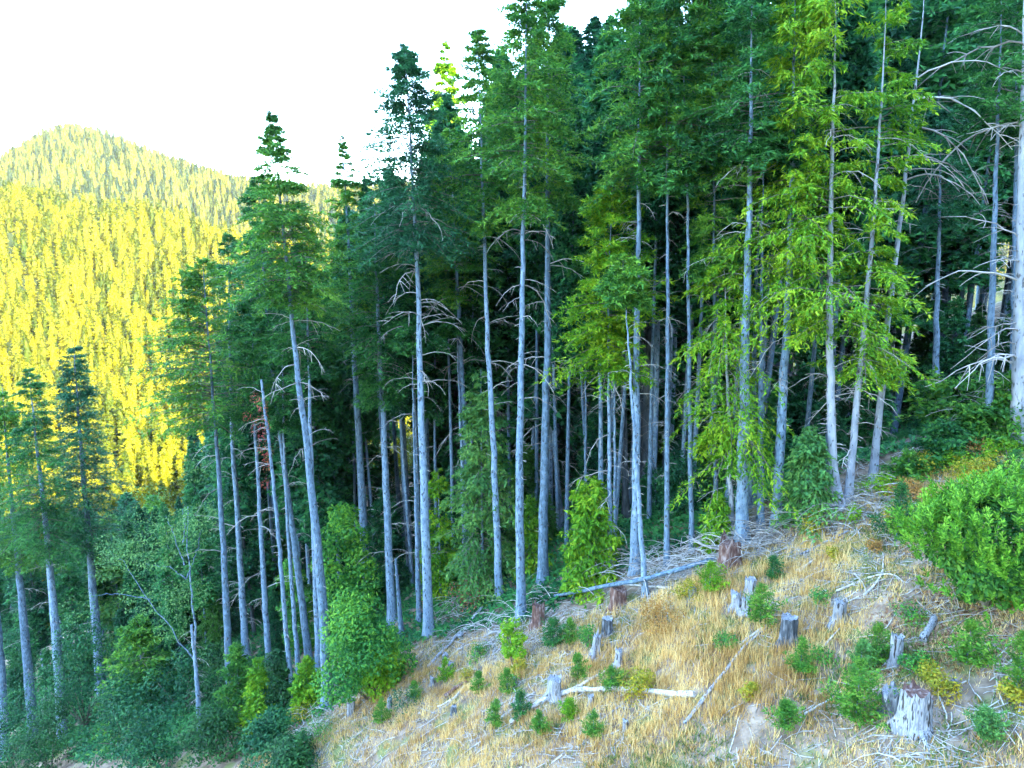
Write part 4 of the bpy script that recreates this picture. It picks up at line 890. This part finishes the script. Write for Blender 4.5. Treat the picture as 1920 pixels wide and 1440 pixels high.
# ------------------------------------------------------------------ the sunlit wooded hills beyond the valley
def far_variant(k, mat):
    rng = np.random.default_rng(600+k); H = 1.
    P = lambda h: np.stack([0*np.asarray(h, float), 0*np.asarray(h, float), np.asarray(h, float)], -1)
    cr = conifer_crown(rng, lambda h: P(h), .5, 14, [3.4, 3.0, 3.8, 3.2][k], 75, 5, 2, leaf=(.85, .27), low=.9, power=1., wood=False, droop=.5, tip=.25, patch=.2)
    mb = cr; hs = np.array([.2, 2, 6, 10, 13.6]); mb.tube(P(hs), [3.2, 2.7, 3.7, 3.0][k]*np.array([.3, .6, .42, .22, .02]), 7, 0, cap=False, wob=lambda i, a: 1+.25*np.sin(a*3+i*2))
    hs = np.linspace(-2, 4, 2); mb.tube(P(hs), [.3, .3], 4, 1, cap=False)
    o = bpy.data.objects.new('distant_conifer', mb.mesh('distant_conifer', [M[mat], M['bark_dark']])); return o
def far_forest(y, yend, name, mat):
    rng = np.random.default_rng(int(y)); P = []
    while y < yend:
        st = 4.5 if y < 480 else 5.6
        xs = np.arange(-1.02*y, (.25 if y < 500 else .95)*y, st); xs = xs+rng.normal(0, st*.33, len(xs)); ys = y+rng.normal(0, st*.35, len(xs))
        P.append(np.stack([xs, ys, terrain(xs, ys)-.3], -1)); y += st
    P = np.vstack(P)
    gap = vnoise(P[:, 0]/26+4, P[:, 1]/26)+.25*vnoise(P[:, 0]/11, P[:, 1]/11+8) > np.where(P[:, 1] > 560, -.31, -.42)
    near = P[:, 1] < 185
    sk = np.array([skyline(a) for a in (960+1280*P[:, 0]/(P[:, 1]*.985-P[:, 2]*.1736))])
    top = 720-1280*(P[:, 1]*.1736+(P[:, 2]+24)*.985)/(P[:, 1]*.985-(P[:, 2]+24)*.1736)
    P = P[gap & (~near | (top > sk))]
    me = bpy.data.meshes.new(name); me.vertices.add(len(P)); me.vertices.foreach_set('co', P.astype(np.float32).ravel()); me.update()
    o = link(name, me, kind='stuff')
    g = bpy.data.node_groups.new(name, 'GeometryNodeTree')
    g.interface.new_socket('Geometry', in_out='INPUT', socket_type='NodeSocketGeometry'); g.interface.new_socket('Geometry', in_out='OUTPUT', socket_type='NodeSocketGeometry')
    N = g.nodes; L = g.links; gi = N.new('NodeGroupInput'); go = N.new('NodeGroupOutput')
    mp = N.new('GeometryNodeMeshToPoints'); L.new(gi.outputs[0], mp.inputs[0])
    jn = N.new('GeometryNodeGeometryToInstance')
    for k in range(4):
        oi = N.new('GeometryNodeObjectInfo'); oi.inputs['Object'].default_value = far_variant(k, mat); oi.inputs['As Instance'].default_value = True
        L.new(oi.outputs['Geometry'], jn.inputs[0])
    # one instance list out of the four variants
    jj = N.new('GeometryNodeJoinGeometry')
    for l in list(jn.inputs[0].links): L.new(l.from_socket, jj.inputs[0])
    N.remove(jn)
    ip = N.new('GeometryNodeInstanceOnPoints'); L.new(mp.outputs[0], ip.inputs['Points']); L.new(jj.outputs[0], ip.inputs['Instance']); ip.inputs['Pick Instance'].default_value = True
    def rnd(lo, hi, t, seed):
        r = N.new('FunctionNodeRandomValue'); r.data_type = t
        if t == 'FLOAT_VECTOR': r.inputs[0].default_value = lo; r.inputs[1].default_value = hi; out = r.outputs[0]
        elif t == 'INT': r.inputs[4].default_value = lo; r.inputs[5].default_value = hi; out = r.outputs[2]
        else: r.inputs[2].default_value = lo; r.inputs[3].default_value = hi; out = r.outputs[1]
        r.inputs['Seed'].default_value = seed; return out
    L.new(rnd(0, 3, 'INT', 1), ip.inputs['Instance Index']); L.new(rnd((-.03, -.03, 0), (.03, .03, 6.28), 'FLOAT_VECTOR', 2), ip.inputs['Rotation'])
    L.new(rnd(.55, 1.25, 'FLOAT', 3), ip.inputs['Scale'])
    L.new(ip.outputs[0], go.inputs[0]); md = o.modifiers.new('forest', 'NODES'); md.node_group = g
    print('distant trees', len(P))
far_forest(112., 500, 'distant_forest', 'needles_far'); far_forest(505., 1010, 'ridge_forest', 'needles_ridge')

# ------------------------------------------------------------------ haze
def haze():
    x0, x1, y0, y1, z0, z1 = -1400, 1400, -700, 1500, -330, 330
    mb = MB(); v = [(x, y, z) for z in (z0, z1) for y in (y0, y1) for x in (x0, x1)]
    mb.add(v, [[0, 2, 3, 1], [4, 5, 7, 6], [0, 1, 5, 4], [2, 6, 7, 3], [0, 4, 6, 2], [1, 3, 7, 5]])
    m = bpy.data.materials.new('haze'); m.use_nodes = True; t = m.node_tree; t.nodes.clear()
    p = t.nodes.new('ShaderNodeVolumePrincipled'); p.inputs['Density'].default_value = .00005; p.inputs['Color'].default_value = (.9, .95, 1, 1)
    p.inputs['Anisotropy'].default_value = .2
    o = t.nodes.new('ShaderNodeOutputMaterial'); t.links.new(p.outputs[0], o.inputs['Volume'])
    link('haze', mb.mesh('haze', m), kind='stuff')
haze()
